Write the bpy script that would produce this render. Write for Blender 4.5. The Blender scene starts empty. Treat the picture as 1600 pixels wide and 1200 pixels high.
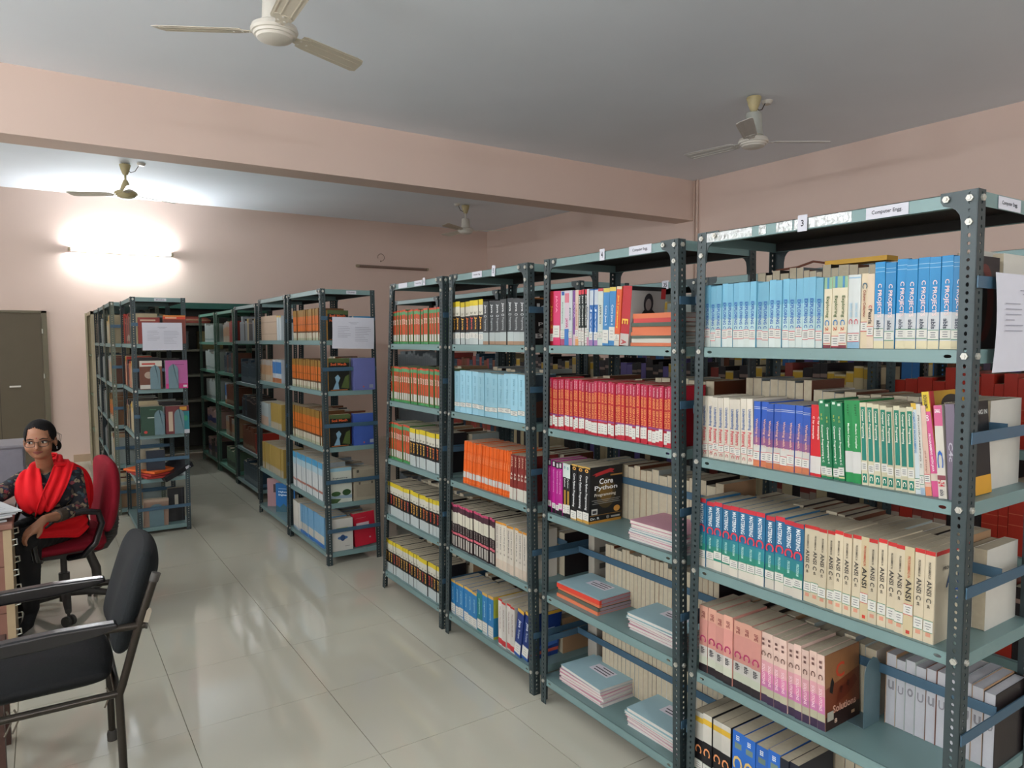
import bpy, bmesh, math, random
from mathutils import Vector, Matrix
random.seed(11)
S = bpy.context.scene
COL = S.collection
PI = math.pi
# ---------------------------------------------------------------- camera
def cam_matrix(yaw, pitch, roll, loc):
    cy, sy, cp, sp = math.cos(yaw), math.sin(yaw), math.cos(pitch), math.sin(pitch)
    f = Vector((sy*cp, cy*cp, -sp)); r = Vector((cy, -sy, 0)); d = f.cross(r)
    cr, sr = math.cos(roll), math.sin(roll)
    r2 = cr*r + sr*d; d2 = -sr*r + cr*d
    m = Matrix((r2, -d2, -f)).transposed().to_4x4(); m.translation = loc
    return m
cam = bpy.data.cameras.new('camera'); camo = bpy.data.objects.new('camera', cam); COL.objects.link(camo)
cam.sensor_width = 36; cam.lens = 1108.5/1600*36; cam.clip_start = .05
camo.matrix_world = cam_matrix(math.radians(33.5), math.radians(3.69), math.radians(.234), Vector((0, 0, 1.635)))
S.camera = camo
# ---------------------------------------------------------------- world, lights, exposure
W = bpy.data.worlds.new('world'); S.world = W; W.use_nodes = True
W.node_tree.nodes['Background'].inputs[0].default_value = (.86, .93, 1, 1)
W.node_tree.nodes['Background'].inputs[1].default_value = 1.0
def area(name, loc, target, sx, sy, power, col=(1, 1, 1)):
    l = bpy.data.lights.new(name, 'AREA'); l.shape = 'RECTANGLE'; l.size = sx; l.size_y = sy; l.energy = power; l.color = col
    o = bpy.data.objects.new(name, l); COL.objects.link(o); o.location = loc
    o.rotation_euler = (Vector(target)-Vector(loc)).to_track_quat('-Z', 'Y').to_euler(); return o
LX, BY, RX, FY, ZC = -3.4, -3.0, 6.82, 11.11, 3.567      # the room's inner faces
for i, y in enumerate((-.6, 2.4)):                       # daylight through the windows of the side wall
    area('window_and_fill_light', (LX+.02, y, 1.75), (LX+5, y, 1.55), 1.9, 1.5, 38, (.97, .985, 1))
for i, x in enumerate((-1.4, 1.6, 4.8)):                      # and of the wall behind
    area('window_and_fill_light', (x, BY+.02, 1.8), (x, BY+5, 1.75), 1.9, 1.5, 14, (1, .99, .97))
area('window_and_fill_light', (LX+.02, 8.6, 1.75), (LX+5, 8.6, 1.5), 1.9, 1.5, 24, (.96, .985, 1))  # added fill light brightening the far left aisle; its window is made up
S.view_settings.view_transform = 'Standard'; S.view_settings.look = 'None'
S.view_settings.exposure = 0.0; S.view_settings.gamma = 1; S.view_settings.use_curve_mapping = False
S.cycles.use_denoising = True
S.cycles.max_bounces = 8; S.cycles.diffuse_bounces = 5; S.cycles.sample_clamp_indirect = 6
# ---------------------------------------------------------------- helpers
def lin(h):
    h = h.lstrip('#'); v = [int(h[i:i+2], 16)/255 for i in (0, 2, 4)]
    return tuple((c/12.92 if c <= .04045 else ((c+.055)/1.055)**2.4) for c in v)
MATS = {}
def mat(col, rough=.55, metal=0, var=.1, scale=30, spec=.4, bump=0, emit=0):
    key = (col, rough, metal, var, scale, spec, bump, emit)
    if key in MATS: return MATS[key]
    m = bpy.data.materials.new('material'); m.use_nodes = True; MATS[key] = m
    nt = m.node_tree; b = nt.nodes['Principled BSDF']; c = lin(col)
    b.inputs['Roughness'].default_value = rough; b.inputs['Metallic'].default_value = metal
    b.inputs['Specular IOR Level'].default_value = spec
    if emit:
        b.inputs['Emission Color'].default_value = (*c, 1); b.inputs['Emission Strength'].default_value = emit
    b.inputs['Base Color'].default_value = (*c, 1)
    if var or bump:
        n = nt.nodes.new('ShaderNodeTexNoise'); n.inputs['Scale'].default_value = scale; n.inputs['Detail'].default_value = 3
        tc = nt.nodes.new('ShaderNodeTexCoord'); nt.links.new(tc.outputs['Object'], n.inputs['Vector'])
        if var:
            mx = nt.nodes.new('ShaderNodeMix'); mx.data_type = 'RGBA'
            mx.inputs['A'].default_value = (*[max(0, x*(1-var)) for x in c], 1)
            mx.inputs['B'].default_value = (*[min(1, x*(1+var)) for x in c], 1)
            nt.links.new(n.outputs['Fac'], mx.inputs['Factor']); nt.links.new(mx.outputs['Result'], b.inputs['Base Color'])
        if bump:
            bp = nt.nodes.new('ShaderNodeBump'); bp.inputs['Strength'].default_value = bump; bp.inputs['Distance'].default_value = .01
            nt.links.new(n.outputs['Fac'], bp.inputs['Height']); nt.links.new(bp.outputs['Normal'], b.inputs['Normal'])
    return m
class MB:
    def __init__(s): s.v = []; s.f = []; s.m = []; s.mats = []; s.X = None
    def mi(s, m):
        if m not in s.mats: s.mats.append(m)
        return s.mats.index(m)
    def add(s, vs, fs, m):
        k = len(s.v); i = s.mi(m)
        s.v += [tuple(s.X @ Vector(p)) for p in vs] if s.X is not None else [tuple(p) for p in vs]
        s.f += [tuple(k+a for a in f) for f in fs]; s.m += [i]*len(fs); return s
    def box(s, x0, x1, y0, y1, z0, z1, m):
        return s.add([(x0,y0,z0),(x1,y0,z0),(x1,y1,z0),(x0,y1,z0),(x0,y0,z1),(x1,y0,z1),(x1,y1,z1),(x0,y1,z1)],
                     [(3,2,1,0),(4,5,6,7),(0,1,5,4),(1,2,6,5),(2,3,7,6),(3,0,4,7)], m)
    def quad(s, a, b, c, d, m): return s.add([a,b,c,d], [(0,1,2,3)], m)
    def tube(s, path, r, m, n=10, cap=True):
        path = [Vector(p) for p in path]; rs = r if isinstance(r, (list, tuple)) else [r]*len(path)
        vs, fs = [], []; up = None
        for i, p in enumerate(path):
            t = (path[min(i+1, len(path)-1)]-path[max(i-1, 0)]).normalized()
            if up is None: up = Vector((0,0,1)) if abs(t.z) < .9 else Vector((1,0,0))
            a = t.cross(up).normalized(); b = a.cross(t).normalized(); up = b
            for k in range(n):
                q = 2*PI*k/n; vs.append(p+(a*math.cos(q)+b*math.sin(q))*rs[i])
        for i in range(len(path)-1):
            for k in range(n):
                k2 = (k+1) % n; fs.append((i*n+k, i*n+k2, (i+1)*n+k2, (i+1)*n+k))
        if cap: fs += [tuple(range(n))[::-1], tuple((len(path)-1)*n+k for k in range(n))]
        return s.add(vs, fs, m)
    def lathe(s, prof, m, n=32, c=(0,0,0)):
        vs, fs = [], []
        for r, z in prof:
            for k in range(n): vs.append((c[0]+r*math.cos(2*PI*k/n), c[1]+r*math.sin(2*PI*k/n), c[2]+z))
        for i in range(len(prof)-1):
            for k in range(n):
                k2 = (k+1) % n; fs.append((i*n+k, i*n+k2, (i+1)*n+k2, (i+1)*n+k))
        return s.add(vs, fs, m)
    def prism(s, poly, a0, a1, axis, m):
        """poly of 2-D points, extruded along axis 'x','y' or 'z' from a0 to a1"""
        P = {'x': lambda u, v, a: (a,u,v), 'y': lambda u, v, a: (u,a,v), 'z': lambda u, v, a: (u,v,a)}[axis]
        n = len(poly); vs = [P(u, v, a0) for u, v in poly]+[P(u, v, a1) for u, v in poly]
        fs = [tuple(range(n))[::-1], tuple(range(n, 2*n))]+[(i, (i+1) % n, n+(i+1) % n, n+i) for i in range(n)]
        return s.add(vs, fs, m)
    def mesh(s, name, smooth=None):
        me = bpy.data.meshes.new(name); me.from_pydata(s.v, [], s.f)
        for m in s.mats: me.materials.append(m)
        me.polygons.foreach_set('material_index', s.m)
        if smooth is not None:
            me.polygons.foreach_set('use_smooth', [True]*len(s.f)); me.update(); me.set_sharp_from_angle(angle=math.radians(smooth))
        me.update(); return me
    def fix(s, me):
        b = bmesh.new(); b.from_mesh(me); bmesh.ops.recalc_face_normals(b, faces=b.faces); b.to_mesh(me); b.free(); return me
    def build(s, name, parent=None, smooth=None, loc=None, fix=True):
        me = s.mesh(name, smooth)
        if fix: s.fix(me)
        return obj(name, me, parent, loc)
def obj(name, me, parent=None, loc=None):
    o = bpy.data.objects.new(name, me); COL.objects.link(o)
    if parent: o.parent = parent
    if loc is not None: o.location = loc
    return o
def tag(o, label=None, cat=None, group=None, kind=None):
    if label: o['label'] = label
    if cat: o['category'] = cat
    if group: o['group'] = group
    if kind: o['kind'] = kind
    return o
def empty(name, loc, label, cat, group=None, rz=0):
    o = bpy.data.objects.new(name, None); COL.objects.link(o); o.location = loc; o.rotation_euler = (0,0,rz); o.empty_display_size = .1
    return tag(o, label, cat, group)
def copy_tree(o, parent=None):
    c = o.copy(); COL.objects.link(c)
    if parent: c.parent = parent
    for ch in list(o.children): copy_tree(ch, c)
    return c
def bevel(o, w, seg=2, angle=40):
    md = o.modifiers.new('bevel', 'BEVEL'); md.width = w; md.segments = seg; md.limit_method = 'ANGLE'; md.angle_limit = math.radians(angle); return o
# flat print: letters as thin faces, in a unit box (x 0..1 along the line, y 0..1 up)
TEXT = {}
def text(body):
    if body in TEXT: return TEXT[body]
    cu = bpy.data.curves.new('t', 'FONT'); cu.body = body; cu.resolution_u = 2; cu.offset = .018
    o = bpy.data.objects.new('t', cu); COL.objects.link(o)
    me = bpy.data.meshes.new_from_object(o.evaluated_get(bpy.context.evaluated_depsgraph_get()))
    v = [(p.co.x, p.co.y) for p in me.vertices]; f = [tuple(q.vertices) for q in me.polygons]
    bpy.data.objects.remove(o); bpy.data.curves.remove(cu); bpy.data.meshes.remove(me)
    x0, x1 = min(p[0] for p in v), max(p[0] for p in v); y0, y1 = min(p[1] for p in v), max(p[1] for p in v)
    TEXT[body] = ([((x-x0)/(x1-x0), (y-y0)/(y1-y0)) for x, y in v], f, (x1-x0)/(y1-y0)); return TEXT[body]
def put_text(mb, body, org, ux, uy, m):
    """letters laid in the box org + a*ux + b*uy"""
    v, f, _ = text(body); org, ux, uy = Vector(org), Vector(ux), Vector(uy)
    mb.add([org+ux*x+uy*y for x, y in v], f, m)
for t in ('EXPLORING C', 'C PROJECTS', 'MASTERING', 'Computer Engg.', 'Core', 'Python', 'Programming'): text(t)
# ---------------------------------------------------------------- the room
def wall_paint():
    m = mat('#cba998', .75, var=.05, scale=.9, bump=.02); return m
PINK = mat('#dcc5b8', .7, var=.05, scale=1.3, spec=.25)
CEIL = mat('#e9eff6', .75, var=.05, scale=1.1, spec=.2)
def struct(o): return tag(o, kind='structure')
GROUT = mat('#7d7868', .8)
struct(MB().box(LX-.2, RX+.2, BY-.2, FY+.2, -.1, -.004, GROUT).build('floor'))
FLOOR = bpy.data.objects['floor']
TILE = mat('#b9b6a6', .07, var=.035, scale=2.2, spec=.55)
tm = MB().box(-.2985, .2985, -.2985, .2985, -.006, 0, TILE).mesh('tile')
tx0, ty0 = .45-.6*7+.3, 3.14-.6*10+.3
ext = MB()
for i in range(17):
    for j in range(24):
        x, y = tx0+.6*i, ty0+.6*j
        if x > RX or y > FY+.2: continue
        if -1.3 < x < 2.6 and 1.2 < y < 11.3 and not (x > 1.9 and y < 1.4):
            t = obj('tile', tm, FLOOR); t.location = (x, y, random.uniform(-.0003, .0003))
            t.rotation_euler = (random.uniform(-.0012, .0012), random.uniform(-.0012, .0012), 0)
        else: ext.box(x-.2985, x+.2985, y-.2985, y+.2985, -.006, 0, TILE)
e = ext.build('outlying_tile', FLOOR); e['kind'] = 'stuff'
struct(MB().box(LX-.2, RX+.2, BY-.2, FY+.2, ZC, ZC+.12, CEIL).build('ceiling'))
struct(MB().box(LX-.2, RX+.2, FY, FY+.2, 0, ZC, PINK).build('wall_far'))
struct(MB().box(RX, RX+.2, BY-.2, FY, 0, ZC, PINK).build('wall_right'))
def holed(name, fixed, lo, hi, axis, wins):
    mb = MB(); z0, z1 = 1.0, 2.55
    def seg(a, b, c, d):
        if axis == 'x': mb.box(fixed[0], fixed[1], a, b, c, d, PINK)
        else: mb.box(a, b, fixed[0], fixed[1], c, d, PINK)
    seg(lo, hi, 0, z0); seg(lo, hi, z1, ZC); p = lo
    for a, b in wins: seg(p, a, z0, z1); p = b
    seg(p, hi, z0, z1); return struct(mb.build(name))
holed('wall_left', (LX-.2, LX), BY-.2, FY, 'x', [(-1.55, .35), (1.45, 3.35), (7.65, 9.55)])  # last opening is made up, cut for the added far fill light
holed('wall_back', (BY-.2, BY), LX, RX, 'y', [(-2.35, -.45), (.65, 2.55), (3.85, 5.75)])
FR = mat('#8a8f92', .4)
wn = 0
def win(axis, fx, a, b):
    global wn; wn += 1
    mb = MB(); z0, z1 = 1.0, 2.55
    def bar(p, q, r, s_):
        if axis == 'x': mb.box(fx-.1, fx-.06, p, q, r, s_, FR)
        else: mb.box(p, q, fx-.1, fx-.06, r, s_, FR)
    for p, q, r, s_ in ((a, b, z0, z0+.05), (a, b, z1-.05, z1), (a, a+.05, z0, z1), (b-.05, b, z0, z1), ((a+b)/2-.025, (a+b)/2+.025, z0, z1)): bar(p, q, r, s_)
    struct(mb.build('window_%d' % wn))
for a, b in ((-1.55, .35), (1.45, 3.35), (7.65, 9.55)): win('x', LX, a, b)  # last frame belongs to the made-up far window
for a, b in ((-2.35, -.45), (.65, 2.55), (3.85, 5.75)): win('y', BY, a, b)
struct(MB().box(LX, RX, 6.19, 6.49, 3.083, ZC, PINK).build('trim_1'))          # the deep ceiling beam
# low skirting on the far wall
SK = mat('#b59b80', .6, var=.12, scale=6)
struct(MB().box(.3, .62, FY-.02, FY, 0, .1, SK).build('baseboard_far'))
# conduit strip under the beam at the side wall
CON = mat('#cdb6a6', .5)
struct(MB().tube([(RX-.025, 6.12, .5), (RX-.025, 6.12, ZC)], .014, CON, 8).tube([(RX-.025, 6.17, .5), (RX-.025, 6.17, ZC)], .010, CON, 8).build('trim_2'))
# the olive steel door in the far wall
OLV = mat('#5d5340', .5, var=.08, scale=5); OLD = mat('#6e6651', .5)
d = struct(MB().box(-.93, .01, FY-.05, FY-.01, .02, 1.985, OLV).build('door_1'))
fr = MB().box(.012, .07, FY-.07, FY, 0, 2.015, OLD).box(-.99, -.932, FY-.07, FY, 0, 2.015, OLD).box(-.99, .07, FY-.07, FY, 1.987, 2.015, OLD).build('door_frame', d)
MB().box(-.465, -.459, FY-.053, FY-.05, .02, 1.98, mat('#3a3328', .6)).build('leaf_seam', d)
hd = MB().box(-.36, -.24, FY-.075, FY-.062, 1.035, 1.055, mat('#c9c7bd', .3, .7)).box(-.35, -.34, FY-.062, FY-.05, 1.038, 1.052, mat('#c9c7bd', .3, .7)).box(-.26, -.25, FY-.062, FY-.05, 1.038, 1.052, mat('#c9c7bd', .3, .7)).build('handle', d)
for z in (.35, 1.17, 1.75): MB().tube([(.016, FY-.075, z-.03), (.016, FY-.075, z+.03)], .008, mat('#b9b7aa', .35, .6), 8).build('hinge', d)
# ---------------------------------------------------------------- steel racks
POST = mat('#303c3e', .42, .25, var=.08, scale=12, spec=.5); SHELF = mat('#6a8483', .4, .1, var=.05, scale=7, spec=.5)
UNDER = mat('#23211f', .7); POSTG = mat('#3f5a4c', .45, .2); SHELFG = mat('#4e7f6c', .45, .1); BAR = mat('#385467', .4, .1)  # UNDER: shade below the shelves, put into a near-black colour
POSTO = mat('#5c6355', .5, .1); ZINC = mat('#b4b3aa', .42, .6, var=.15)
HZ = 1.972
def strip_with_holes(mb, O, U, V, N, width, length, th, holes, m):
    """sheet in U (width) x V (length) with thickness th along N; holes = list of (u, v, ru, rv), one per cell along V"""
    O, U, V, N = Vector(O), Vector(U), Vector(V), Vector(N)
    P = lambda u, v, n: O+U*u+V*v+N*n
    hs = sorted(holes, key=lambda h: h[1]); cuts = [0]
    for a, b in zip(hs, hs[1:]): cuts.append((a[1]+b[1])/2)
    cuts.append(length)
    for (u, v, ru, rv), v0, v1 in zip(hs, cuts, cuts[1:]):
        o = [(0,v0),(u,v0),(width,v0),(width,v),(width,v1),(u,v1),(0,v1),(0,v)]
        k = .72
        i = [(u-ru*k,v-rv*k),(u,v-rv),(u+ru*k,v-rv*k),(u+ru,v),(u+ru*k,v+rv*k),(u,v+rv),(u-ru*k,v+rv*k),(u-ru,v)]
        vs = [P(a, b, 0) for a, b in o]+[P(a, b, 0) for a, b in i]+[P(a, b, th) for a, b in o]+[P(a, b, th) for a, b in i]
        fs = []
        for q in range(8):
            r = (q+1) % 8
            fs += [(q, r, 8+r, 8+q), (16+r, 16+q, 24+q, 24+r), (8+q, 8+r, 24+r, 24+q)]
        fs += [(2,3,19,18), (3,4,20,19), (6,7,23,22), (7,0,16,23)]
        if v0 == 0: fs += [(0,1,17,16), (1,2,18,17)]
        if v1 == length: fs += [(4,5,21,20), (5,6,22,21)]
        mb.add(vs, fs, m)
PITCH = .019
def post_mesh(sx, sy, m, green=False):
    mb = MB(); n = int(HZ/PITCH); w = .036
    hs = [(w*.5, (k+.5)*HZ/n, .0038, .0055 if k % 2 else .0042) for k in range(n)]
    strip_with_holes(mb, (0,0,0), (0,sy,0), (0,0,1), (sx,0,0), w, HZ, .0022, hs, m)
    strip_with_holes(mb, (0,0,0), (sx,0,0), (0,0,1), (0,sy,0), w, HZ, .0022, hs, m)
    return mb.fix(mb.mesh('post'))
POSTS = {(k, sx, sy): post_mesh(sx, sy, m) for k, m in (('grey', POST), ('green', POSTG), ('olive', POSTO)) for sx in (1,-1) for sy in (1,-1)}
hexm = MB().tube([(0,0,0), (-.005,0,0)], .0085, ZINC, 6).tube([(-.005,0,0), (-.0075,0,0)], .004, ZINC, 6)
HEX = hexm.fix(hexm.mesh('bolt'))
def gusset_mesh(sx, sy, m):
    pts = [(0,0), (.085,0), (.085,-.02), (.078,-.031), (.062,-.036), (.05,-.043), (.041,-.056), (.0375,-.075), (.037,-.1), (0,-.1)]
    mb = MB(); mb.prism([(u*sy, v) for u, v in pts], 0, .002*sx, 'x', m); return mb.fix(mb.mesh('corner_plate'))
GUS = {(k, sx, sy): gusset_mesh(sx, sy, m) for k, m in (('grey', POST), ('green', POSTG), ('olive', POSTO)) for sx in (1,-1) for sy in (1,-1)}
RACKS = {}
LEV = [.12, .503, .872, 1.245, 1.604, 1.968]
def rack(key, label, X, far, near, depth=.41, lev=LEV, kind='grey', detail=2, bars=(), midbars=(), endbars=True, sag=0):
    """far / near = (y at the floor, y at the top) of the far and near frames; the open front faces -X"""
    r = empty('shelving_rack', (X, near[0], 0), label, 'rack', 'steel library racks'); r['kind_of_rack'] = kind
    del r['kind_of_rack']
    RACKS[key] = r; X0, Y0 = X, near[0]; top = lev[-1]+.004
    shm = SHELFG if kind == 'green' else SHELF; sz = top/HZ
    yat = lambda e, z: e[0]+(e[1]-e[0])*z/top
    for xx, sx in ((0, 1), (depth, -1)):
        for e, sy in ((near, 1), (far, -1)):
            p = obj('post', POSTS[(kind, sx, sy)], r); p.location = (xx, e[0]-Y0, 0); p.scale = (1, 1, sz)
            p.rotation_euler = (-math.atan((e[1]-e[0])/top), 0, 0)
            if detail and xx == 0 or detail > 1:
                g = obj('corner_plate', GUS[(kind, sx, sy)], r); g.location = (xx+(.0026 if xx == 0 else -.0026), e[1]-Y0, top)
            if detail and xx == 0:
                for k, z in enumerate(lev):
                    zb = z-.016; y = yat(e, zb)-Y0
                    for (bx, by, rz) in ((0, y+sy*.018, 0), (.018, y, PI/2 if sy > 0 else -PI/2)) if (e is near or bx_all) else ((0, y+sy*.018, 0),):
                        b = obj('bolt', HEX, r); b.location = (bx, by, zb); b.rotation_euler = (0, 0, rz)
                if detail > 1:
                    for (dy, dz) in ((.07, -.016), (.018, -.075)):
                        b = obj('bolt', HEX, r); b.location = (0, yat(e, top)-Y0+sy*dy, top+dz)
    for k, z in enumerate(lev):
        y0, y1 = yat(near, z)-Y0+.003, yat(far, z)-Y0-.003; L = y1-y0; mb = MB(); m = shm; x0, x1 = .0035, depth-.0035; lip = .034
        mb.box(x0, x1, y0, y1, z-.0015, z, m); mb.box(x0+.002, x1-.0025, y0+.002, y1-.002, z-.0022, z-.0016, UNDER)  # thin dark sheet below the shelf paints in its shade
        mb.box(x1-.0022, x1-.0013, y0+.002, y1-.002, z-lip+.002, z-.0022, UNDER)  # dark facing paints the shade inside the back lip
        hol = [(lip/2, .055, .0045, .0095), (lip/2, L/2, .0006, .0006), (lip/2, L-.055, .0045, .0095)]
        strip_with_holes(mb, (x0, y0, z-lip), (0,0,1), (0,1,0), (1,0,0), lip, L, .0012, hol, m)
        mb.box(x1-.0012, x1, y0, y1, z-lip, z-.0015, m)
        mb.box(x0, x1, y0, y0+.0012, z-lip, z-.0015, m); mb.box(x0, x1, y1-.0012, y1, z-lip, z-.0015, m)
        mb.box(x0, x0+.012, y0, y1, z-lip, z-lip+.0012, m); mb.box(x1-.012, x1, y0, y1, z-lip, z-lip+.0012, m)
        o = mb.build('shelf', r)
        if k not in (0, 5): bevel(o, .002, 1)
        if endbars and k < 5:
            zz = z+.158
            for e, s_ in ((near, 1), (far, -1)):
                MB().box(.002, depth-.002, yat(e, zz)-Y0-.0045*s_, yat(e, zz)-Y0-.0015*s_, zz-.014, zz+.014, BAR).build('retaining_bar', r)
        if k in midbars:
            zz = z+.165
            MB().box(.205, .208, yat(near, zz)-Y0+.004, yat(far, zz)-Y0-.004, zz-.014, zz+.014, BAR).build('retaining_bar', r)
    return r
bx_all = False
A = 1.817
rack('R1', 'grey steel rack closest by, with silver tape along its top edge', A, (1.657, 1.633), (.787, .790), lev=[.12, .498, .863, 1.236, 1.604, 1.973], midbars=(1, 2, 3))
rack('R2', 'grey steel rack with the number 4 tag on its top edge', A, (2.519, 2.492), (1.679, 1.718), midbars=(0, 1, 2))
rack('R3', 'grey steel rack with the curled number 5 tag on top', A, (3.43, 3.344), (2.575, 2.615), midbars=(1, 2))
rack('R4', 'grey steel rack full of orange spined books, beyond the number 5 rack', A, (4.306, 4.116), (3.471, 3.419))
L5 = [.09, .445, .853, 1.26, 1.625, 1.99]
rack('R5', 'grey rack end with a notice, facing the walkway across from orange books', 1.66, (5.87, 5.785), (4.917, 4.966), lev=L5)
rack('R6', 'grey rack with pale book bundles, just behind the rack with the notice', 1.66, (6.86, 6.70), (5.90, 5.84), lev=L5, detail=1)
rack('R7', 'dim grey rack of dark blue books before the green racks', 1.79, (8.36, 8.28), (7.40, 7.33), lev=[.09, .45, .80, 1.17, 1.62, 1.99], detail=1, endbars=False)
rack('R8', 'green steel rack next to the dim grey rack', 1.79, (9.32, 9.26), (8.40, 8.35), kind='green', detail=1, endbars=False)
rack('R9', 'farthest green steel rack, holding white books', 1.79, (10.40, 10.40), (9.40, 9.37), kind='green', detail=1, endbars=False)
LL = [.06, .475, .845, 1.227, 1.602, 1.98]
rack('L1', 'grey rack with a notice sheet and red folders, beside the maroon chair', .61, (7.42, 7.40), (6.576, 6.50), lev=LL, detail=2)
rack('L2', 'olive posted rack directly behind the rack with red folders', .53, (8.2, 8.2), (7.46, 7.46), kind='olive', lev=LL, detail=1)
rack('L3', 'narrow grey rack second behind the rack with red folders', .53, (9.0, 9.0), (8.25, 8.25), lev=LL, detail=1, endbars=False)
rack('L4', 'grey rack between the open cupboard and its row', .53, (9.78, 9.78), (9.05, 9.05), lev=LL, detail=1, endbars=False)
LC = [.12, .503, .872, 1.245, 1.59, 1.93]
for key, y0, y1, lab in (('C1', .62, 1.52, 'rear aisle rack showing red volumes behind the closest rack'), ('C2', 1.56, 2.46, 'rear aisle rack behind the servlet book rack'),
                    ('C3', 2.5, 3.4, 'rear aisle rack tagged 35 behind the number 4 rack'), ('C4', 3.44, 4.34, 'rear aisle rack behind the light blue book rack'),
                    ('C5', 4.38, 5.28, 'rear aisle rack behind the orange book rack'), ('C6', 5.32, 6.22, 'rear aisle rack beyond the gap with grey volumes')):
    rack(key, lab, 2.78, (y1, y1), (y0, y0), lev=LC if key in ('C1', 'C2', 'C3') else [.12, .503, .872, 1.245, 1.61, 1.985], detail=1, endbars=False)
for key, y0, y1 in (('D1', .9, 1.8), ('D2', 1.85, 2.75), ('D3', 2.8, 3.7), ('D4', 3.75, 4.65)):
    rack(key, {'D1': 'innermost rack far behind the closest rack', 'D2': 'innermost rack second along, far behind the racks', 'D3': 'innermost rack third along, far behind the racks', 'D4': 'innermost rack fourth along, far behind the racks'}[key], 4.35, (y1, y1), (y0, y0), detail=0, endbars=False)
# the tall rack across the far wall, teal top
TEAL = mat('#24564c', .5); DKB = mat('#3b3a33', .6)
r = empty('teal_rack', (1.0, 10.62, 0), 'tall teal topped rack standing across the far wall', 'rack')
for x in (0, 1.7):
    for y in (0, .4): MB().box(x-.02, x+.02, y-.02, y+.02, 0, 2.14, DKB).build('post', r)
MB().box(-.02, 1.72, -.02, .42, 2.06, 2.14, TEAL).build('top_panel', r)
for z in (.1, .45, .8, 1.15, 1.5, 1.86): MB().box(-.02, 1.72, -.02, .42, z-.03, z, mat('#6a6a5c', .55)).build('shelf', r)
MB().box(-.02, 1.72, .41, .42, .1, 2.06, mat('#2a2b27', .7)).build('back_panel', r)
# open steel cupboard at the end of the left row
CUP = mat('#b0a488', .5); CUPI = mat('#7f8d72', .55)
c = empty('steel_cupboard', (.50, 9.85, 0), 'open beige steel cupboard at the far end of the row', 'cupboard')
MB().box(0, .42, .86, .90, 0, 1.98, CUP).box(0, .42, 0, .03, 0, 1.98, CUP).box(.4, .42, 0, .9, 0, 1.98, CUP).box(0, .42, 0, .9, 1.94, 1.98, CUP).box(0, .42, 0, .9, 0, .06, CUP).box(-.02, 0, .82, .90, 0, 1.98, CUP).build('carcass', c)
for z in (.5, .95, 1.45): MB().box(.01, .4, .03, .86, z-.015, z, CUPI).build('shelf', c)
MB().box(.39, .4, .03, .86, .06, 1.94, CUPI).build('inner_back', c)
# ---- labels, tags and tape on the rack fronts (flat paper)
PAPER = mat('#bfc0c8', .6, var=.04); INK = mat('#2a2a30', .7, var=0); TAPE = mat('#b4b9b8', .3, .75, var=.5, scale=70, bump=.5)
def front_label(key, X, y, z, w, h, txt, name='paper_label', tw=.8, th=.45, tilt=0, col=PAPER):
    r = RACKS[key]; mb = MB(); x = -.0012
    mb.box(x-.0006, x, -w/2, w/2, -h/2, h/2, col)
    if txt: put_text(mb, txt, (x-.0009, w*tw/2, -h*th/2), (0, -w*tw, 0), (0, 0, h*th), INK)
    o = mb.build(name, r, fix=False); o.location = (X-r.location.x, y-r.location.y, z); o.rotation_euler = (tilt, 0, 0); return o
front_label('R1', A+.0032, 1.005, 1.956, .11, .03, 'Computer Engg.', tw=.72, th=.42)
o = front_label('R1', A, 1.245, 1.958, .03, .046, ' 3', 'number_tag', .3, .4)
tp = MB()
random.seed(3)
for a, b in ((1.60, 1.42), (1.395, 1.37), (1.335, 1.28), (1.275, 1.10)):
    tp.box(-.0009, 0, b-A, a-A, -.014, .014, TAPE)
o = tp.build('silver_tape', RACKS['R1']); o.location = (.003, A-.787, 1.957); o['label'] = 'crinkled silver tape'
front_label('R2', A+.0032, 1.905, 1.953, .115, .032, 'Computer Engg.', tw=.68, th=.42)
front_label('R2', A, 2.11, 1.955, .028, .044, '4', 'number_tag', .36, .5)
front_label('R3', A+.0032, 3.06, 1.952, .095, .03, 'Computer Engg.', tw=.7, th=.35)
front_label('R3', A, 2.90, 1.957, .03, .052, '5', 'number_tag', .3, .45, .12)
front_label('R4', A+.0032, 3.93, 1.953, .12, .028, None); front_label('R4', A+.0032, 3.72, 1.953, .1, .03, 'Computer Engg.', tw=.7, th=.35); front_label('R4', A, 3.64, 1.957, .03, .042, '6', 'number_tag', .3, .4)
front_label('C3', 2.783, 2.72, 1.915, .045, .045, '35', 'number_tag', .6, .5)
def end_label(key, x, y, z, w, h, txt):
    r = RACKS[key]; mb = MB(); mb.box(-w/2, w/2, -.0008, 0, -h/2, h/2, PAPER)
    put_text(mb, txt, (-w*.35, -.0011, -h*.2), (w*.7, 0, 0), (0, 0, h*.4), INK)
    o = mb.build('paper_label', r, fix=False); o.location = (x-r.location.x, y-r.location.y, z)
end_label('R1', 1.98, .7915, 1.955, .12, .03, 'Computer Engg.'); end_label('R5', 1.89, 4.967, 1.972, .075, .024, 'CIVIL ENGG'); end_label('L1', .83, 6.502, 1.963, .09, .022, 'MECHANICAL')
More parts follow.
